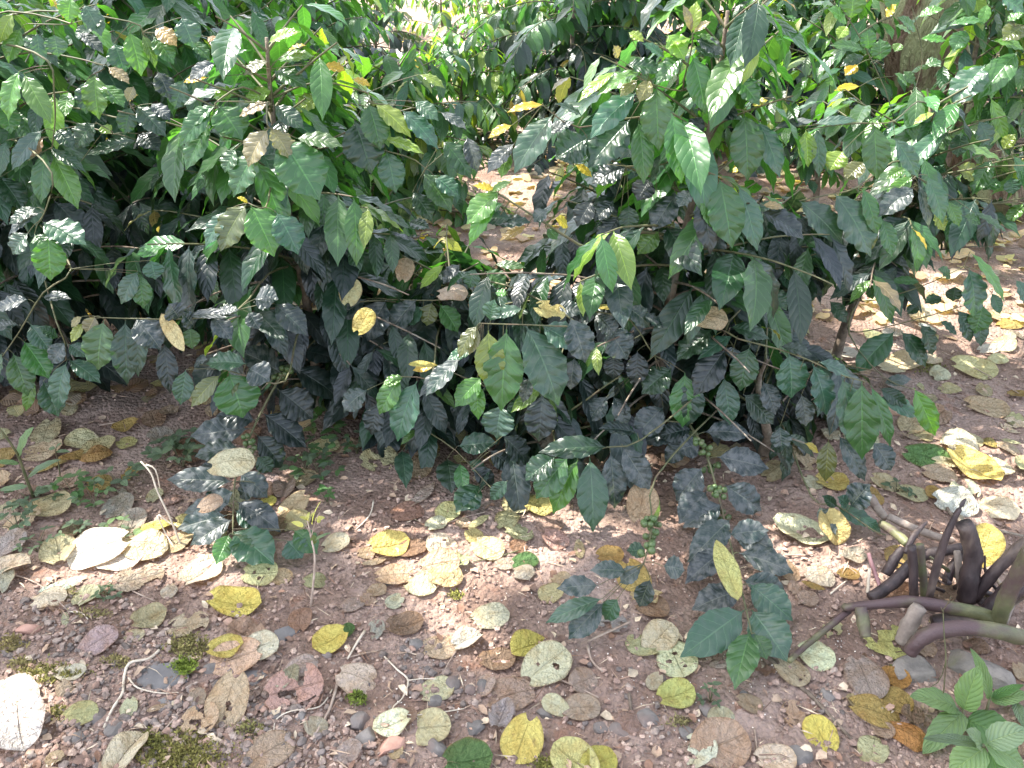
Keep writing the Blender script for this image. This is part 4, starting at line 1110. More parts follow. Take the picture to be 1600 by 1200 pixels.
# leaves caught on the bushes: x, y, Y, length, yaw, colour, kind, tilt, label
for (x, y, Y, L, yaw, c, kind, tx, lab) in [
    (368, 733, 1.50, 62, 10, 'C', 'arch', 12, 'pale yellow leaf resting on the dusty low branch'),
    (332, 792, 1.42, 34, 30, 'P', 'flat', 10, 'small brown leaf resting on a dusty blue leaf'),
    (274, 527, 1.62, 64, -55, 'E', 'long', 40, 'pale yellow oval leaf caught on the front of the left bush'),
    (570, 502, 1.70, 38, 60, 'Y', 'flat', 45, 'round yellow leaf caught on dark leaves in the middle'),
    (548, 456, 1.80, 38, 80, 'E', 'flat', 50, 'dull yellow leaf caught above the round yellow one'),
    (633, 422, 1.90, 34, 80, 'T', 'flat', 40, 'tan leaf caught high in the dark middle leaves'),
    (710, 466, 1.85, 42, 0, 'C', 'arch', 8, 'cream yellow leaf lying flat on the middle bush'),
    (862, 495, 1.66, 42, -20, 'V', 'torn', 15, 'pale yellow leaf resting above the large drooping leaves'),
    (955, 486, 1.72, 40, -5, 'Y', 'long', 5, 'narrow yellow leaf resting on the grey leaves right of centre'),
    (1112, 502, 1.66, 48, -10, 'T', 'arch', 20, 'dry tan leaf caught at the base of the drooping branch'),
    (664, 575, 1.64, 38, 5, 'Y', 'long', 10, 'slim yellow leaf caught on the middle bush'),
    (1132, 892, 1.27, 92, 97, 'V', 'long', 12, 'yellow green oval leaf lying on the dark low branch'),
    (1003, 785, 1.50, 54, 80, 'T', 'flat', 45, 'tan oval leaf hanging beside the green berries'),
    (1298, 832, 1.46, 48, -75, 'V', 'fold', 35, 'folded yellow leaf propped on a dark leaf near the stalks'),
    (1540, 850, 1.36, 60, 60, 'Y', 'flat', 30, 'yellow leaf showing between the purple stalks'),
]:
    p = at(x, y, Y, 0.02)
    fallen(p, L * mpp(p) * 1.05, yaw, c, kind, int(RNG.integers(0, 4)), (math.radians(tx), math.radians(RNG.normal() * 5)), lab)

# the smaller leaves that lie about in numbers: one object each
def scatter_fallen(n, xr, yr, size, cols, where, reject=None):
    k = 0; tries = 0
    while k < n and tries < n * 40:
        tries += 1
        x, y = RNG.uniform(*xr), RNG.uniform(*yr)
        if reject and reject(x, y): continue
        p = ground_at(x, y)
        L = size * (0.65 + 0.7 * RNG.random())
        if any((q[0] - p[0]) ** 2 + (q[1] - p[1]) ** 2 < (0.33 * (r + L)) ** 2 for q, r in PLACED): continue
        c = cols[int(RNG.integers(0, len(cols)))]
        kind = ['flat', 'flat', 'cup', 'arch', 'flat', 'cup', 'torn', 'flat', 'long'][int(RNG.integers(0, 9))]
        fallen(p, L, RNG.uniform(0, 360), c, kind, int(RNG.integers(0, 4)), (RNG.normal() * 0.13, RNG.normal() * 0.13),
               'small %s leaf among many on the %s' % (FW_[c], where), 'small leaves on the %s' % where)
        k += 1
scatter_fallen(72, (1190, 1640), (425, 760), 0.068, 'CCCTTTEEPKMWCT', 'sunlit ground right of the bushes')
scatter_fallen(46, (-20, 480), (640, 860), 0.062, 'TEEBPMK', 'shaded soil below the left bush')
scatter_fallen(14, (0, 620), (900, 1200), 0.045, 'TPKPCCE', 'gravel at the lower left')
scatter_fallen(12, (600, 1250), (900, 1200), 0.045, 'TPKCCE', 'soil at the bottom centre')
scatter_fallen(10, (560, 900), (800, 960), 0.05, 'TPBEE', 'soil in front of the middle bush')
scatter_fallen(18, (1230, 1600), (760, 1190), 0.05, 'TPBMK', 'soil around the purple stalks')

# beyond them the litter reads as one mass
def litter():
    lb = LeafBatch(6, 4, round_profile)
    for _ in range(5200):
        y = 2.6 + 9.5 * RNG.random() ** 1.6
        x = RNG.uniform(-0.72, 0.72) * (y + 1.0)
        if y < 3.0 and x > 0.55 and RNG.random() < 0.6: continue
        z = float(H(x, y)) + 0.10 * max(y - 6, 0) * 0.5 * min(max((y - 6) / 20, 0), 1) + 0.008
        a = RNG.uniform(0, 6.28); L = 0.062 * (0.5 + 0.8 * RNG.random())
        d = np.array([math.cos(a), math.sin(a), RNG.normal() * 0.15])
        c = np.array([x, y, z + 0.01 * RNG.random()])
        col = np.array(FC['CTTTEPKKBTB'[int(RNG.integers(0, 11))]]) * (0.85 + 0.25 * RNG.random())
        lb.add(c - d * L / 2, c + d * L / 2, L * 0.82, nrm(np.array([RNG.normal() * 0.2, RNG.normal() * 0.2, 1])), col, 0.2, droop=0.5 * RNG.normal(), fold=0.3 * RNG.random(), wave=0.07, nw=1.5)
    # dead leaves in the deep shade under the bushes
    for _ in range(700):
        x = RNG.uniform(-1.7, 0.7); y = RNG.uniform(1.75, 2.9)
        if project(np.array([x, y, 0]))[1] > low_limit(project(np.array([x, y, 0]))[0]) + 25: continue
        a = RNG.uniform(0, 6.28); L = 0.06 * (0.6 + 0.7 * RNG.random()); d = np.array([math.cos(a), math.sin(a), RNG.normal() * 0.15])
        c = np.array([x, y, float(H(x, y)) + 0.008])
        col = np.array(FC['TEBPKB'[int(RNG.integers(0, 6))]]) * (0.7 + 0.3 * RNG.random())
        lb.add(c - d * L / 2, c + d * L / 2, L * 0.8, nrm(np.array([RNG.normal() * 0.2, RNG.normal() * 0.2, 1])), col, 0.2, droop=0.5 * RNG.normal(), fold=0.3 * RNG.random(), wave=0.07, nw=1.5)
    o = lb.build('leaf_litter', M_WEED)
    tag(o, 'carpet of dry fallen leaves receding between the coffee rows', 'leaf litter', None, 'stuff')
litter()

# ------------------------------------------------------------------ stones, roots, twigs
def stone(name, x, y, w, h, mat, label, hz=0.5, seed=0, flat=1.0):
    p = ground_at(x, y); m = mpp(p)
    sx = w * m / 2; el = (CAM_H) / np.linalg.norm(CAMV - p)
    sz = sx * hz; sy = min(max(h * m / 2 / max(el, 0.3), 0.4 * sx), 1.6 * sx)
    rs = np.random.default_rng(seed)
    V = ICO3.copy()
    # a broken stone: cut the ball with a few planes, then roughen it
    for _ in range(9):
        n = nrm(rs.normal(size=3) * np.array([1, 1, 0.8])); c = 0.55 + 0.35 * rs.random()
        d = V @ n; over = np.maximum(d - c, 0)
        V = V - over[:, None] * n * 0.92
    V = V + 0.035 * vnoise(V[:, 0] * 3 + seed, V[:, 1] * 3 + V[:, 2] * 2)[:, None] * V
    if flat != 1.0: V[:, 2] = np.clip(V[:, 2], -1, flat)
    V = V * np.array([sx, sy, sz])
    a = rs.uniform(-0.5, 0.5); R = np.array([[math.cos(a), -math.sin(a), 0], [math.sin(a), math.cos(a), 0], [0, 0, 1]])
    V = V @ R.T
    o = link(name, mesh_np(name, V, ICO3F, smooth=False), mat)
    o.location = (p[0], p[1], p[2] + sz * 0.08)
    tag(o, label, 'stone', 'stones in the soil')
for i, (x, y, w, h, mt, lab, hz, fl) in enumerate([
    (258, 1060, 96, 46, M_SLATE, 'flat slate slab with a moss tuft on its edge', 0.22, 0.4),
    (179, 1140, 32, 24, M_STONE, 'dark grey stone at the foot of the root on the gravel', 0.6, 1),
    (152, 1121, 28, 24, M_STONE, 'angular dark stone just above the one at the foot of the root', 0.6, 1),
    (118, 1154, 34, 18, M_STONE, 'greenish grey stone left of the root near the lower left leaf', 0.5, 1),
    (446, 992, 46, 32, M_SLATE, 'dark slate stone beside the salmon coloured curled leaf', 0.4, 0.7),
    (331, 1044, 28, 22, M_STONE, 'rounded stone between the slate slab and the yellow leaf', 0.6, 1),
    (392, 1060, 58, 26, M_SLATE, 'slate piece right of the slate slab under the tan leaf', 0.25, 0.4),
    (432, 1117, 22, 18, M_STONE, 'small angular stone below the large tan lobed leaf', 0.7, 1),
    (300, 1113, 22, 18, M_STONE, 'small rounded stone left of the leaf full of holes', 0.7, 1),
    (264, 1100, 54, 20, M_SLATE, 'thin slate flake just below the slate slab', 0.2, 0.4),
    (706, 1070, 28, 26, M_STONE, 'pale grey stone left of the large pinkish tan leaf', 0.7, 1),
    (733, 1078, 22, 20, M_STONE, 'grey pebble right of the pale grey stone', 0.7, 1),
    (753, 1074, 22, 24, M_STONE, 'brownish pebble touching the large pinkish tan leaf', 0.7, 1),
    (680, 1098, 24, 22, M_STONE, 'rounded grey pebble below the pale root', 0.7, 1),
    (573, 1150, 36, 30, M_STONE, 'brownish stone left of the whitish bottom leaf', 0.6, 1),
    (684, 1174, 40, 42, M_STONE, 'tall grey stone below the olive tan leaf', 0.8, 1),
    (742, 1138, 34, 26, M_STONE, 'grey stone left of the dry curled tan leaf', 0.5, 1),
    (857, 1115, 42, 18, M_STONE, 'wide low grey stone right of the yellow heart', 0.4, 0.7),
    (970, 1142, 42, 28, M_STONE, 'stone half sunk in wet soil at the bottom centre', 0.5, 1),
    (1011, 1124, 38, 30, M_STONE, 'dark oval stone near the short upright twig', 0.5, 1),
    (938, 1138, 32, 18, M_STONE, 'small flat stone left of the half sunk one', 0.4, 0.8),
    (562, 1128, 34, 30, M_STONE, 'dark stone behind the mossy pebble', 0.6, 1),
    (550, 1087, 18, 14, M_PINK, 'small whitish pebble above the mossy pebble', 0.7, 1),
    (612, 1168, 52, 28, M_PINK, 'salmon coloured clay stone below the whitish bottom leaf', 0.5, 0.8),
    (608, 910, 26, 14, M_STONE, 'dark grey stone at the left of the middle heap', 0.6, 1),
    (648, 1009, 28, 18, M_STONE, 'grey stone left of the tan leaf at the centre', 0.6, 1),
    (1248, 1180, 44, 32, M_STONE, 'dark mossy stone at the bottom right', 0.5, 1),
    (1294, 1086, 22, 20, M_STONE, 'round brown pebble in front of the grey brown heart leaf', 0.7, 1),
    (1163, 1090, 22, 18, M_STONE, 'round pebble below the tip of the low branch', 0.7, 1),
    (1103, 1110, 22, 22, M_STONE, 'brown pebble right of the yellow green leaf', 0.7, 1),
    (1430, 1050, 76, 40, M_MOSSY, 'mossy grey rock behind the orange leaf', 0.5, 1),
    (1525, 1050, 110, 50, M_MOSSY, 'long grey rock behind the bottom right weed', 0.45, 1),
    (1072, 1145, 26, 20, M_STONE, 'small dark stone above the mottled cream leaf', 0.6, 1),
    (95, 1095, 26, 18, M_PINK, 'reddish clay stone between the two white leaves at the left', 0.5, 1),
    (45, 985, 40, 16, M_PINK, 'pale clay lump at the left edge of the moss', 0.5, 1),
    (470, 1120, 20, 16, M_STONE, 'small grey stone right of the angular one', 0.7, 1),
]):
    stone('stone', x, y, w, h, mt, lab, hz, 200 + i, fl)

def twig(name, tile, txt, r0, r1, mat, label, lift=0.004, cat='twig', side=None):
    P = []
    for i, (x, y) in enumerate(pts(tile, txt)):
        p = ground_at(x, y, 0.0); p = p + np.array([0, 0, lift]); P.append(p)
    o = root_empty_tube(name, P, r0, r1, mat, side)
    tag(o, label, cat, 'twigs and roots')
def root_empty_tube(name, P, r0, r1, mat, side=None):
    tb = Tubes(); off = P[0]
    tb.add(P, list(np.linspace(r0, r1, len(P))), 7, 4, True, 0.25)
    for q in side or []:
        tb.add(q, [r1 * 1.0, r1 * 0.4], 5, 3, True, 0.2)
    o = tb.build(name, mat, None, off); o.location = off
    return o
for (tile, txt, r0, r1, mt, lab, lift) in [
    ('T7', '740,650 690,690 600,712 575,800 570,850 520,930 485,1010', .0028, .0022, M_PALE, 'pale forked root winding over the gravel beside the slate slab', .006),
    ('T7', '600,780 640,825 740,850 830,848', .0018, .001, M_PALE, 'thin pale root curving under the slate slab', .007),
    ('T7', '1565,800 1545,870 1520,940 1450,1060', .003, .0022, M_TWIG, 'straight stick slanting down left of the cream tan leaf', .006),
    ('T7', '1540,830 1480,910 1350,930 1280,970 1270,1030', .0016, .0009, M_PALE, 'thin root looping below the large tan lobed leaf', .005),
    ('T7', '570,330 620,375 720,420', .0022, .0014, M_TWIG, 'thin twig lying below the pinkish tan torn leaf', .005),
    ('T7', '320,470 380,475 410,505', .0014, .001, M_PALE, 'short pale rootlet below the small round cream leaf', .005),
    ('T7', '840,920 800,975 740,1040', .0018, .001, M_TWIG, 'thin dark twig on the gravel left of the leaf full of holes', .005),
    ('T7', '320,880 240,950 130,1050', .0018, .0012, M_TWIG, 'thin twig right of the big white folded leaf', .005),
    ('T8', '120,560 80,620 40,690', .0028, .0018, M_PALE, 'pale broken stick near the little dark green leaf', .006),
    ('T8', '10,690 110,665 220,640', .0014, .0009, M_TWIG, 'long thin twig right of the pale broken stick', .005),
    ('T8', '545,650 500,720 470,795', .0013, .0009, M_TWIG, 'thin leaf stalk below the whitish folded leaf', .006),
    ('T8', '210,680 270,740 320,790 295,870 250,920 330,950 470,938 580,920', .0018, .001, M_PALE, 'long pale root winding above the whitish bottom leaf', .006),
    ('T8', '320,790 390,782 460,785', .0014, .0009, M_PALE, 'short pale side root left of the pale grey stone', .006),
    ('T8', '1020,785 1110,825 1200,870', .0022, .0014, M_TWIG, 'dark twig lying right of the pale leaf with two holes', .006),
    ('T8', '1345,522 1240,570 1150,612', .0026, .0018, M_TWIG, 'tan stick pointing at the ragged tan leaf', .008),
    ('T8', '1150,630 1170,700 1220,750', .0026, .0018, M_TWIG, 'crooked dark stick below the tan one', .006),
    ('T8', '1340,850 1350,920 1360,985', .003, .0024, M_BARK, 'short upright dark twig in the bottom soil', .006),
    ('T8', '830,188 740,215 620,240', .0016, .0012, M_STEM, 'olive leaf stalk holding the curled green leaf', .006),
    ('T8', '690,5 590,30 500,60', .0018, .001, M_TWIG, 'dark twig at the back of the red soil', .006),
    ('T9', '400,665 500,760 600,845 680,930 800,1060', .0052, .003, M_BARK, 'long brown root crossing the soil at the right', .004),
    ('T9', '490,210 560,208 620,205', .0016, .001, M_TWIG, 'fine twig above the cream tan oval leaf', .006),
    ('T9', '700,390 740,355 780,325', .0018, .0014, M_PALE, 'pale stalk lying left of the cut stalks', .006),
    ('U3', '1020,825 990,940 880,1055', .0018, .0012, M_PALE, 'pale curved twig in the red soil pocket', .006),
    ('U2', '780,240 950,218 1060,222 1130,272', .0020, .0014, M_TWIG, 'grey brown curved twig in the shade under the left bush', .008),
    ('T9', '350,1010 370,1150 400,1200', .0016, .001, M_TWIG, 'fine rootlet at the bottom right of centre', .005),
    ('P', '0,895 60,915 110,960', .0018, .001, M_TWIG, 'thin twig crossing the soil near the left edge', .006),
    ('P', '1180,640 1240,690 1300,760', .0022, .0014, M_TWIG, 'dry twig fallen under the drooping glossy leaves', .02),
    ('P', '1470,555 1530,585 1590,620', .0020, .0012, M_TWIG, 'straight twig across the sunlit litter at right', .012),
    ('P', '1478,800 1500,820 1600,845', .004, .003, M_BARK, 'mossy fallen stick behind the purple stalks', .012),
]:
    twig('twig', tile, txt, r0, r1, mt, lab, lift)

# dry broken straw stalk and the small upright plants
def upright(name, label, cat, tile, stem, Y0, Y1, r0, r1, mat, leaves, leafmat=None, kk=0.2, group=None, extra=(), wave=0.03, quilt=0.012):
    sp = pts(tile, stem)
    g0 = ground_at(*sp[0])
    Y0 = g0[1] if Y0 is None else Y0
    P = [at(x, y, Y0 + (Y1 - Y0) * i / max(len(sp) - 1, 1), 0.004) if i else g0 - np.array([0, 0, 0.008]) for i, (x, y) in enumerate(sp)]
    root = root_empty(name, g0, label, cat, group)
    tb = Tubes(); tb.add(P, list(np.linspace(r0, r1, len(P))), 7, 4, True, 0.15)
    for ex in extra:
        e = pts(tile, ex); tb.add([at(x, y, Y0 + (Y1 - Y0) * .5, .004) for x, y in e], list(np.linspace(r1 * 1.1, r1 * 0.6, len(e))), 6, 3, True, 0.15)
    tb.build('stem', mat, root, g0)
    if leaves:
        lb = LeafBatch(16, 8, ovate_profile)
        for row in leaves.strip().split(';'):
            q = row.split()
            if len(q) < 6: continue
            b = tp(tile, float(q[0]), float(q[1])); t = tp(tile, float(q[2]), float(q[3])); w = float(q[4]) * TILES[tile][2]
            k2 = float(q[6]) if len(q) > 6 else kk
            i = min(range(len(sp)), key=lambda i: (sp[i][0] - b[0]) ** 2 + (sp[i][1] - b[1]) ** 2)
            B = at(b[0], b[1], P[i][1], 0.012); m = mpp(B)
            T = at(t[0], t[1], B[1] - k2 * math.hypot(t[0] - b[0], t[1] - b[1]) * m, 0.012)
            nh = nrm(np.array([0, 0, 0.9]) + 0.5 * nrm(CAMV - B) + RNG.normal(size=3) * 0.12)
            lb.add(B, T, w * m * 1.05, nh, WT[q[5]] * (1 + 0.08 * RNG.normal()), 0.08, droop=0.4 + 0.3 * RNG.random(), fold=0.25, wave=wave, nw=3, quilt=quilt)
        lb.build('foliage', leafmat or M_WEED, root, g0)
    return root
WT = {'l': np.array((0.125, 0.20, 0.085)), 'm': np.array((0.07, 0.15, 0.045)), 'p': np.array((0.14, 0.20, 0.12)), 'y': np.array((0.60, 0.58, 0.22)), 'o': np.array((0.13, 0.17, 0.06)), 'G': np.array((0.07, 0.17, 0.05)), 'q': np.array((0.085, 0.13, 0.075))}
upright('straw_stalk', 'dry broken straw stalk standing in front of the dusty low branch', 'stalk', 'U2', '1420,1170 1330,950 1230,740 1180,600 1100,505', None, 1.50, .0024, .0018, M_PALE, '', extra=('1140,530 1215,570 1250,720', '1230,930 1290,1060 1360,1180', '1240,920 1330,990 1400,1010'))
upright('seedling', 'thin woody seedling with small yellow leaves in front of the glossy shoot', 'seedling', 'U3', '520,1650 560,1290 530,1100 500,960', None, 1.35, .0026, .0012, M_TWIG,
        '''540 1000 610 815 60 y; 500 960 440 940 40 y; 530 930 560 910 40 y; 560 960 640 945 50 y .1; 470 1010 375 980 55 y; 540 1130 690 1060 35 p .1; 540 1080 560 1150 60 o; 500 970 520 900 40 y; 580 960 600 985 40 y''', extra=('530,1100 570,960 600,900', '520,1060 480,990'))
upright('seedling', 'green seedling with long narrow leaves at the left edge', 'seedling', 'U2', '260,780 210,650 150,480 100,390 -10,240', None, 1.56, .0038, .0022, M_STEM,
        '''145 465 265 235 130 l -.1; 150 525 -60 515 60 l; 215 640 480 490 90 p .1; 215 700 -20 735 60 p; 260 755 450 705 80 p .1''', quilt=0.004)
upright('seedling', 'little seedling standing beside the curved mustard leaf at the left', 'seedling', 'U2', '470,660 460,540 435,430 440,390', None, 1.66, .0016, .001, M_STEM,
        '''440 430 550 430 40 p .1; 435 400 480 365 40 p; 430 400 380 410 40 p''')
def small_weed(label, x, y, n, size, tones_, hgt=0.03, spread=0.03, group='small weeds'):
    g0 = ground_at(x, y)
    root = root_empty('small_weed', g0, label, 'weed', group)
    tb = Tubes(); lb = LeafBatch(8, 4, ovate_profile)
    for k in range(n):
        a = k * 2.4 + RNG.random(); r = spread * math.sqrt((k + 0.5) / n) * (0.7 + 0.6 * RNG.random())
        tip = g0 + np.array([math.cos(a) * r, math.sin(a) * r, hgt * (0.5 + 0.8 * RNG.random())])
        tb.add([g0 + [0, 0, -0.004], (g0 + tip) / 2 + np.array([0, 0, 0.006]), tip], [.0011, .0006], 5, 2, False)
        for s in range(3):
            b = a + (s - 1) * 1.5 + RNG.normal() * 0.3
            L = size * (0.7 + 0.6 * RNG.random())
            d = nrm(np.array([math.cos(b), math.sin(b), -0.15 + 0.3 * RNG.random()]))
            lb.add(tip, tip + d * L, L * 0.62, nrm(np.array([RNG.normal() * .25, RNG.normal() * .25 - .2, 1])), WT[tones_[int(RNG.integers(0, len(tones_)))]] * (1 + .12 * RNG.normal()), 0.15, droop=0.5, fold=0.2, wave=0.03)
    tb.build('stem', M_STEM, root, g0); lb.build('foliage', M_WEED, root, g0)
for (x, y, n, s, tn, lab, hg, spd) in [
    (118, 778, 6, .024, 'lm', 'bright little weed right of the round olive cream leaf', .04, .05),
    (150, 792, 8, .022, 'lpm', 'leafy weed with pale tips below the fallen dusty leaves', .05, .05),
    (190, 760, 6, .026, 'pq', 'dusty green weed in front of the mustard scrap', .05, .05),
    (55, 792, 8, .020, 'pq', 'grey green weed at the foot of the left seedling', .03, .05),
    (30, 830, 7, .020, 'pq', 'grey green weed near the left edge', .03, .05),
    (130, 838, 7, .018, 'pq', 'low weed just behind the big pale leaf', .03, .04),
    (185, 838, 6, .020, 'lp', 'low weed behind the bright white leaf', .03, .04),
    (60, 862, 6, .018, 'pq', 'low weed left of the brown cupped leaf', .03, .04),
    (170, 930, 7, .013, 'pq', 'tiny grey weed right of the small round cream leaf', .012, .03),
    (285, 730, 7, .030, 'pq', 'dusty rounded weed left of the dusty low branch', .05, .05),
    (262, 712, 6, .030, 'q', 'dull weed in the shade left of the dusty low branch', .05, .05),
    (300, 705, 5, .030, 'q', 'dull weed under the top leaf of the dusty low branch', .05, .04),
    (477, 735, 8, .024, 'qm', 'creeping weed right of the dusty low branch', .05, .06),
    (510, 722, 8, .022, 'mq', 'creeping weed at the edge of the red soil pocket', .05, .06),
    (500, 745, 7, .024, 'qm', 'creeping weed in front of the other creeping weeds', .04, .05),
    (515, 680, 5, .036, 'mo', 'broader leaved weed at the foot of the dark leaves', .06, .05),
    (558, 708, 6, .020, 'qm', 'little upright weed in the red soil pocket', .05, .03),
    (512, 785, 4, .020, 'mG', 'small green weed beside the thin seedling', .03, .025),
    (1400, 770, 4, .018, 'q', 'small weed near the dry net veined leaf', .02, .03),
    (1110, 1096, 5, .014, 'pq', 'tiny grey weed below the low branch tip', .03, .02),
]:
    small_weed(lab, x, y, n, s, tn, hg, spd)
# broad leaved weed at the bottom right
upright('broadleaf_weed', 'bright broad leaved weed with ribbed leaves at the lower right', 'weed', 'T9', '1300,1010 1320,930 1300,900', None, 1.02, .003, .002, M_STEM,
        '''1290 905 1070 855 140 l .1; 1325 915 1395 715 140 l -.2; 1315 930 1130 1120 140 l .3; 1335 960 1580 1095 210 m .2; 1300 915 1190 910 40 p .1''', quilt=0.03)
upright('broadleaf_weed', 'second broad leaved weed beside it at the right edge', 'weed', 'T9', '1420,950 1435,890 1440,865', None, 1.02, .003, .002, M_STEM,
        '''1440 865 1350 630 80 l -.15; 1445 870 1620 845 95 l .1; 1450 860 1600 800 50 m 0; 1560 880 1600 1000 60 p''', quilt=0.02)
upright('broadleaf_weed', 'large pale weed filling the lower right corner', 'weed', 'T9', '1420,1190 1420,1120 1410,1080', None, .86, .004, .003, M_STEM,
        '''1420 1090 1260 1210 170 l .2; 1420 1080 1600 1180 200 l .2; 1430 1070 1620 1010 150 p 0; 1400 1090 1330 1010 110 p 0; 1440 1100 1480 1260 180 m .3; 1410 1080 1130 1050 70 q 0''', quilt=0.02)
upright('wiry_weed', 'thin wiry seed stalk rising before the purple stalks', 'weed', 'T9', '1225,900 1238,700 1230,560 1225,455', None, 1.06, .0014, .0008, M_STEM, '', extra=('1225,455 1245,425 1262,392', '1228,470 1215,440', '1245,425 1275,410', '1238,690 1200,790 1080,850'))

# ------------------------------------------------------------------ the clump of cut purple stalks
def stalk_clump():
    g0 = ground_at(*tp('T9', 1290, 420))
    root = root_empty('cut_stalk_clump', g0, 'clump of cut thick purple and olive stalks at the right', 'plant')
    Yg = g0[1]
    def st(txt, radii, mat, Ya, Yb, label=None, wob=0.2):
        p = pts('T9', txt); n = len(p)
        P = [at(x, y, Ya + (Yb - Ya) * i / (n - 1), 0.006) for i, (x, y) in enumerate(p)]
        m = mpp(P[0]) * 0.3375 * 0.39
        tb = Tubes(); tb.add(P, [r * m for r in (radii if len(radii) == n else np.linspace(radii[0], radii[-1], n))], 12, 5, True, wob)
        o = tb.build('stalk', mat, root, g0)
        if label: o['label'] = label
    st('515,690 600,610 790,455', [30, 38, 44], M_OLIVE, 1.08, 1.20, 'bent thin green stalk')
    st('775,440 800,440 1050,415 1180,430 1400,470 1500,520', [46, 48, 70, 74, 80, 70], M_OLIVE, 1.20, 1.16, 'long olive stalk lying across')
    st('1070,650 1120,590 1220,545 1400,540 1640,590', [80, 88, 92, 96, 96], M_OLIVE, 1.10, 1.10, 'thick arching olive stalk')
    st('1040,600 1070,520 1115,440', [90, 96, 80], M_CUT, 1.14, 1.15, 'short dry stub')
    st('1090,385 1088,270 1080,160', [52, 52, 50], M_PURPLE, 1.23, 1.25)
    st('1140,390 1130,270 1118,150', [46, 46, 44], M_OLIVE, 1.24, 1.27)
    st('1160,400 1200,240 1250,90 1310,-30 1330,-60', [44, 48, 40, 26, 10], M_PURPLE, 1.21, 1.25, 'tall tapering purple stalk')
    st('1335,410 1350,300 1365,190 1325,55', [110, 112, 104, 96], M_PURPLE, 1.24, 1.28, 'thick upright purple stalk')
    st('1370,400 1470,270 1640,110', [70, 72, 66], M_PURPLE, 1.24, 1.24)
    st('1480,500 1540,350 1640,170', [92, 94, 90], M_OLIVE, 1.16, 1.14, 'thick green stalk leaning right')
    st('890,400 990,330 1080,240', [70, 78, 70], M_PURPLE, 1.24, 1.28)
    st('1070,215 1180,190 1310,165', [66, 70, 60], M_PURPLE, 1.32, 1.32)
    st('940,55 1000,95 1065,150', [50, 56, 54], M_OLIVE, 1.44, 1.36, 'pale green stalk behind')
    st('970,20 1100,80 1270,140', [44, 46, 44], M_CUT, 1.46, 1.40)
    st('890,-70 920,-20 960,30', [54, 50, 44], M_CUT, 1.54, 1.48)
    st('960,290 1000,220 1040,165', [60, 64, 40], M_PURPLE, 1.30, 1.33)
    st('1050,190 1090,110 1150,45', [26, 40, 14], M_PURPLE, 1.30, 1.36)
    st('845,440 855,510 870,580', [70, 74, 60], M_OLIVE, 1.17, 1.13)
    st('880,190 905,270 935,350', [22, 26, 24], M_REDST, 1.32, 1.26, 'thin reddish stalk')
    st('885,260 880,320 876,375', [18, 20, 20], M_PALE, 1.29, 1.25)
    st('1290,180 1300,280 1310,380', [40, 44, 40], M_CUT, 1.30, 1.26)
    st('1420,500 1500,400 1600,320', [110, 120, 120], M_PURPLE, 1.20, 1.22)
    st('1240,330 1270,250 1330,180', [50, 56, 40], M_PURPLE, 1.28, 1.32)
    st('1180,520 1300,500 1440,520', [100, 110, 100], M_PURPLE, 1.17, 1.17)
    for i in range(14):
        bx, by = 1180 + 400 * RNG.random(), 330 + 190 * RNG.random()
        a = RNG.uniform(-1.2, 1.2); L = 110 + 190 * RNG.random()
        ex, ey = bx + L * math.sin(a), by - L * math.cos(a) * 0.8
        r0 = 16 + 26 * RNG.random()
        st('%d,%d %d,%d %d,%d' % (bx, by, (bx + ex) / 2 + 18 * RNG.normal(), (by + ey) / 2 + 14 * RNG.normal(), ex, ey), [r0, r0 * .9, r0 * (.3 + .5 * RNG.random())], [M_PURPLE, M_PURPLE, M_CUT, M_OLIVE][int(RNG.integers(0, 4))], 1.22 + 0.12 * RNG.random(), 1.22 + 0.16 * RNG.random())
stalk_clump()

# ------------------------------------------------------------------ crumbs of soil, gravel, moss and dry bits
def pebbles(name, label, n, region, smin, smax, cols, mat, base=0, squash=0.75, power=2.2, sink=0.2):
    V0, F0 = (ICO1, ICO1F) if base == 0 else (ICO2, ICO2F)
    rs = np.random.default_rng(len(name) + n)
    P = region(rs, n)
    n = len(P)
    r = smin + (smax - smin) * rs.random(n) ** power
    k = len(V0)
    V = np.empty((n, k, 3))
    for b in range(24):                                   # a few broken shapes, turned and stretched for each piece
        idx = np.arange(b, n, 24)
        shp = V0.copy()
        for _ in range(6):
            q = nrm(rs.normal(size=3)); c = 0.45 + 0.4 * rs.random(); d = shp @ q
            shp = shp - np.maximum(d - c, 0)[:, None] * q
        shp = shp * (1 + 0.12 * rs.normal(size=(k, 1)))
        a = rs.random(len(idx)) * 6.28
        s = np.stack([0.8 + 0.5 * rs.random(len(idx)), 0.8 + 0.5 * rs.random(len(idx)), squash * (0.7 + 0.5 * rs.random(len(idx)))], 1)
        v = shp[None] * s[:, None]
        x = v[..., 0] * np.cos(a)[:, None] - v[..., 1] * np.sin(a)[:, None]
        y = v[..., 0] * np.sin(a)[:, None] + v[..., 1] * np.cos(a)[:, None]
        V[idx] = np.stack([x, y, v[..., 2]], -1)
    V = V * r[:, None, None]
    z = H(P[:, 0], P[:, 1]) + r * squash * (1 - 2 * sink) * 0.6 + 0.002
    V += np.concatenate([P, z[:, None]], 1)[:, None, :]
    F = (F0[None] + (np.arange(n) * k)[:, None, None]).reshape(-1, 3)
    C = np.array(cols)[rs.integers(0, len(cols), n)] * (0.75 + 0.5 * rs.random((n, 1)))
    A = np.repeat(np.concatenate([C, np.ones((n, 1))], 1), k, 0)
    o = link(name, mesh_np(name, V.reshape(-1, 3), F, None, {'tint': A}, smooth=False), mat)
    tag(o, label, 'gravel' if 'gravel' in name else 'soil', None, 'stuff')
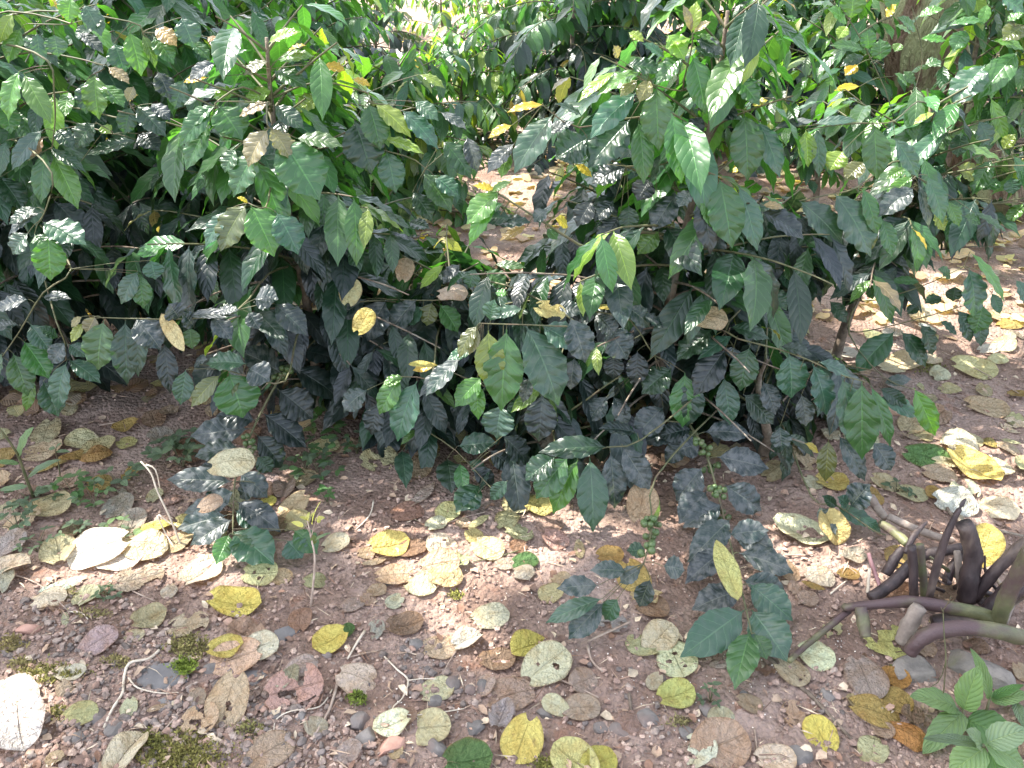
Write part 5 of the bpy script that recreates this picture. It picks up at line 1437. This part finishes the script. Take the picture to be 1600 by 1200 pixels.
def reg_soil(rs, n):
    y = 0.75 + 2.3 * rs.random(n) ** 1.5; x = (rs.random(n) * 2 - 1) * (0.35 + 0.60 * y)
    keep = vnoise(x * 5 + 3, y * 5) + 0.35 * rs.normal(size=n) * 0.5 > -0.16
    return np.stack([x, y], 1)[keep]
def reg_gravel(rs, n):
    out = []
    cl = [(120, 1110, 130, 70), (260, 1110, 150, 70), (100, 1010, 110, 40), (420, 1130, 110, 60), (60, 950, 80, 30), (330, 1160, 120, 40), (560, 1170, 60, 30), (700, 1090, 70, 40), (170, 1170, 120, 40), (1000, 1090, 60, 40), (650, 1040, 60, 30), (560, 1040, 70, 30), (1280, 1080, 60, 30), (240, 1000, 60, 30), (960, 1150, 70, 30)]
    wts = np.array([3, 3, 2, 3, 1, 2, .8, .8, 2.5, .6, .6, .6, .5, 1, .5]); wts /= wts.sum()
    for _ in range(n):
        c = cl[rs.choice(len(cl), p=wts)]
        p = ground_at(c[0] + rs.normal() * c[2] * 0.7, c[1] + rs.normal() * c[3] * 0.7)
        if p[1] < 1.9: out.append(p[:2])
    return np.array(out)
pebbles('soil_crumbs', 'reddish crumbs of loose soil between the fallen leaves', 30000, reg_soil, .0012, .0075, [(.27, .19, .155), (.33, .24, .20), (.21, .145, .12), (.40, .30, .245), (.26, .19, .155)], M_CRUMB, 0, 0.7, 3.0)
pebbles('gravel', 'grey brown gravel scattered over the soil at the lower left', 3200, reg_gravel, .0015, .0085, [(.17, .14, .122), (.22, .17, .145), (.26, .19, .16), (.15, .127, .117), (.25, .165, .13), (.30, .24, .205)], M_GRAVEL, 1, 0.7, 3.2)
def white_specks(rs, n):
    out = []
    for _ in range(n):
        c = [(1330, 1000, 70, 25), (700, 1090, 60, 40), (830, 900, 120, 40), (950, 1060, 120, 60), (1150, 1060, 80, 40)][rs.integers(0, 5)]
        out.append(ground_at(c[0] + rs.normal() * c[2], c[1] + rs.normal() * c[3])[:2])
    return np.array(out)
pebbles('gravel_specks', 'tiny white specks of gravel in the soil', 420, white_specks, .0008, .0022, [(.7, .66, .6)], M_GRAVEL, 0, 0.8, 1.5)

def moss():
    lv = LeafBatch(2, 2, ovate_profile)
    for (x, y, rx, ry, n, c) in [(285, 1180, 62, 34, 2600, (.20, .185, .055)), (240, 1165, 30, 22, 700, (.18, .18, .05)), (297, 1012, 34, 18, 1000, (.21, .19, .07)), (289, 1047, 16, 12, 600, (.15, .20, .03)), (82, 1055, 44, 14, 900, (.20, .19, .06)),
                                (18, 1008, 24, 14, 400, (.24, .20, .08)), (186, 1035, 22, 8, 280, (.23, .20, .08)), (35, 1040, 20, 10, 300, (.23, .20, .08)), (93, 1115, 16, 10, 220, (.19, .18, .06)), (559, 1098, 12, 9, 420, (.13, .17, .03)),
                                (860, 1196, 28, 12, 500, (.19, .19, .05)), (390, 1140, 26, 12, 300, (.2, .19, .07)), (145, 960, 30, 8, 200, (.24, .21, .09)), (712, 932, 10, 7, 160, (.2, .2, .05)), (215, 1180, 24, 12, 200, (.2, .19, .06)), (1415, 1042, 18, 8, 300, (.11, .13, .03)), (110, 930, 30, 8, 150, (.22, .2, .08)), (1060, 1130, 20, 8, 160, (.2, .18, .08)), (1445, 575, 30, 8, 300, (.15, .17, .04))]:
        for _ in range(n):
            r = math.sqrt(RNG.random()); a = RNG.random() * 6.28
            px, py = x + rx * r * math.cos(a) * (1 + .3 * RNG.normal()), y + ry * r * math.sin(a) * (1 + .3 * RNG.normal())
            p = ground_at(px, py, 0.0)
            hump = 0.006 * max(0, 1 - r) + 0.004 * float(vnoise(p[0] * 90, p[1] * 90) + .5)
            if y == 1047: hump += 0.008
            if (x, y) == (559, 1098): hump += 0.016 * math.sqrt(max(0, 1 - r * r))
            p = p + np.array([0, 0, hump])
            d = nrm(RNG.normal(size=3) * np.array([1, 1, .5]) + np.array([0, 0, .8])); L = .004 + .006 * RNG.random()
            col = np.array(c) * (.6 + .9 * RNG.random())
            lv.add(p, p + d * L, L * .5, RNG.normal(size=3), col, 0, 0.6, 0.2, 0)
    o = lv.build('moss', M_MOSS); tag(o, 'low yellow green moss patches on the soil and stones', 'moss', None, 'stuff')
moss()
def dry_bits():
    tb = []; lb = LeafBatch(3, 2, ovate_profile)
    for _ in range(5200):
        y = 0.8 + 3.6 * RNG.random() ** 1.4; x = RNG.uniform(-1, 1) * (0.35 + 0.60 * y)
        p = np.array([x, y, float(H(x, y)) + .004 + .004 * RNG.random()])
        a = RNG.random() * 6.28; d = np.array([math.cos(a), math.sin(a), RNG.normal() * .12])
        thin = RNG.random() < 0.62
        L = (.012 + .05 * RNG.random() ** 2) if thin else (.008 + .02 * RNG.random())
        W = (.0012 + .0012 * RNG.random()) * 1.3 if thin else L * (.4 + .5 * RNG.random())
        c = [(.40, .30, .22), (.30, .20, .15), (.22, .13, .09), (.52, .43, .32), (.17, .11, .085), (.34, .24, .17)][int(RNG.integers(0, 6))]
        lb.add(p - d * L / 2, p + d * L / 2, W, nrm(np.array([RNG.normal() * .4, RNG.normal() * .4, 1])), np.array(c) * (.8 + .4 * RNG.random()), 0.1, droop=1.2 * RNG.normal() * .6, fold=.5, wave=.15 if not thin else .4)
    o = lb.build('dry_litter', M_BITS); tag(o, 'fine dry litter of straws and leaf scraps on the soil', 'litter', None, 'stuff')
dry_bits()
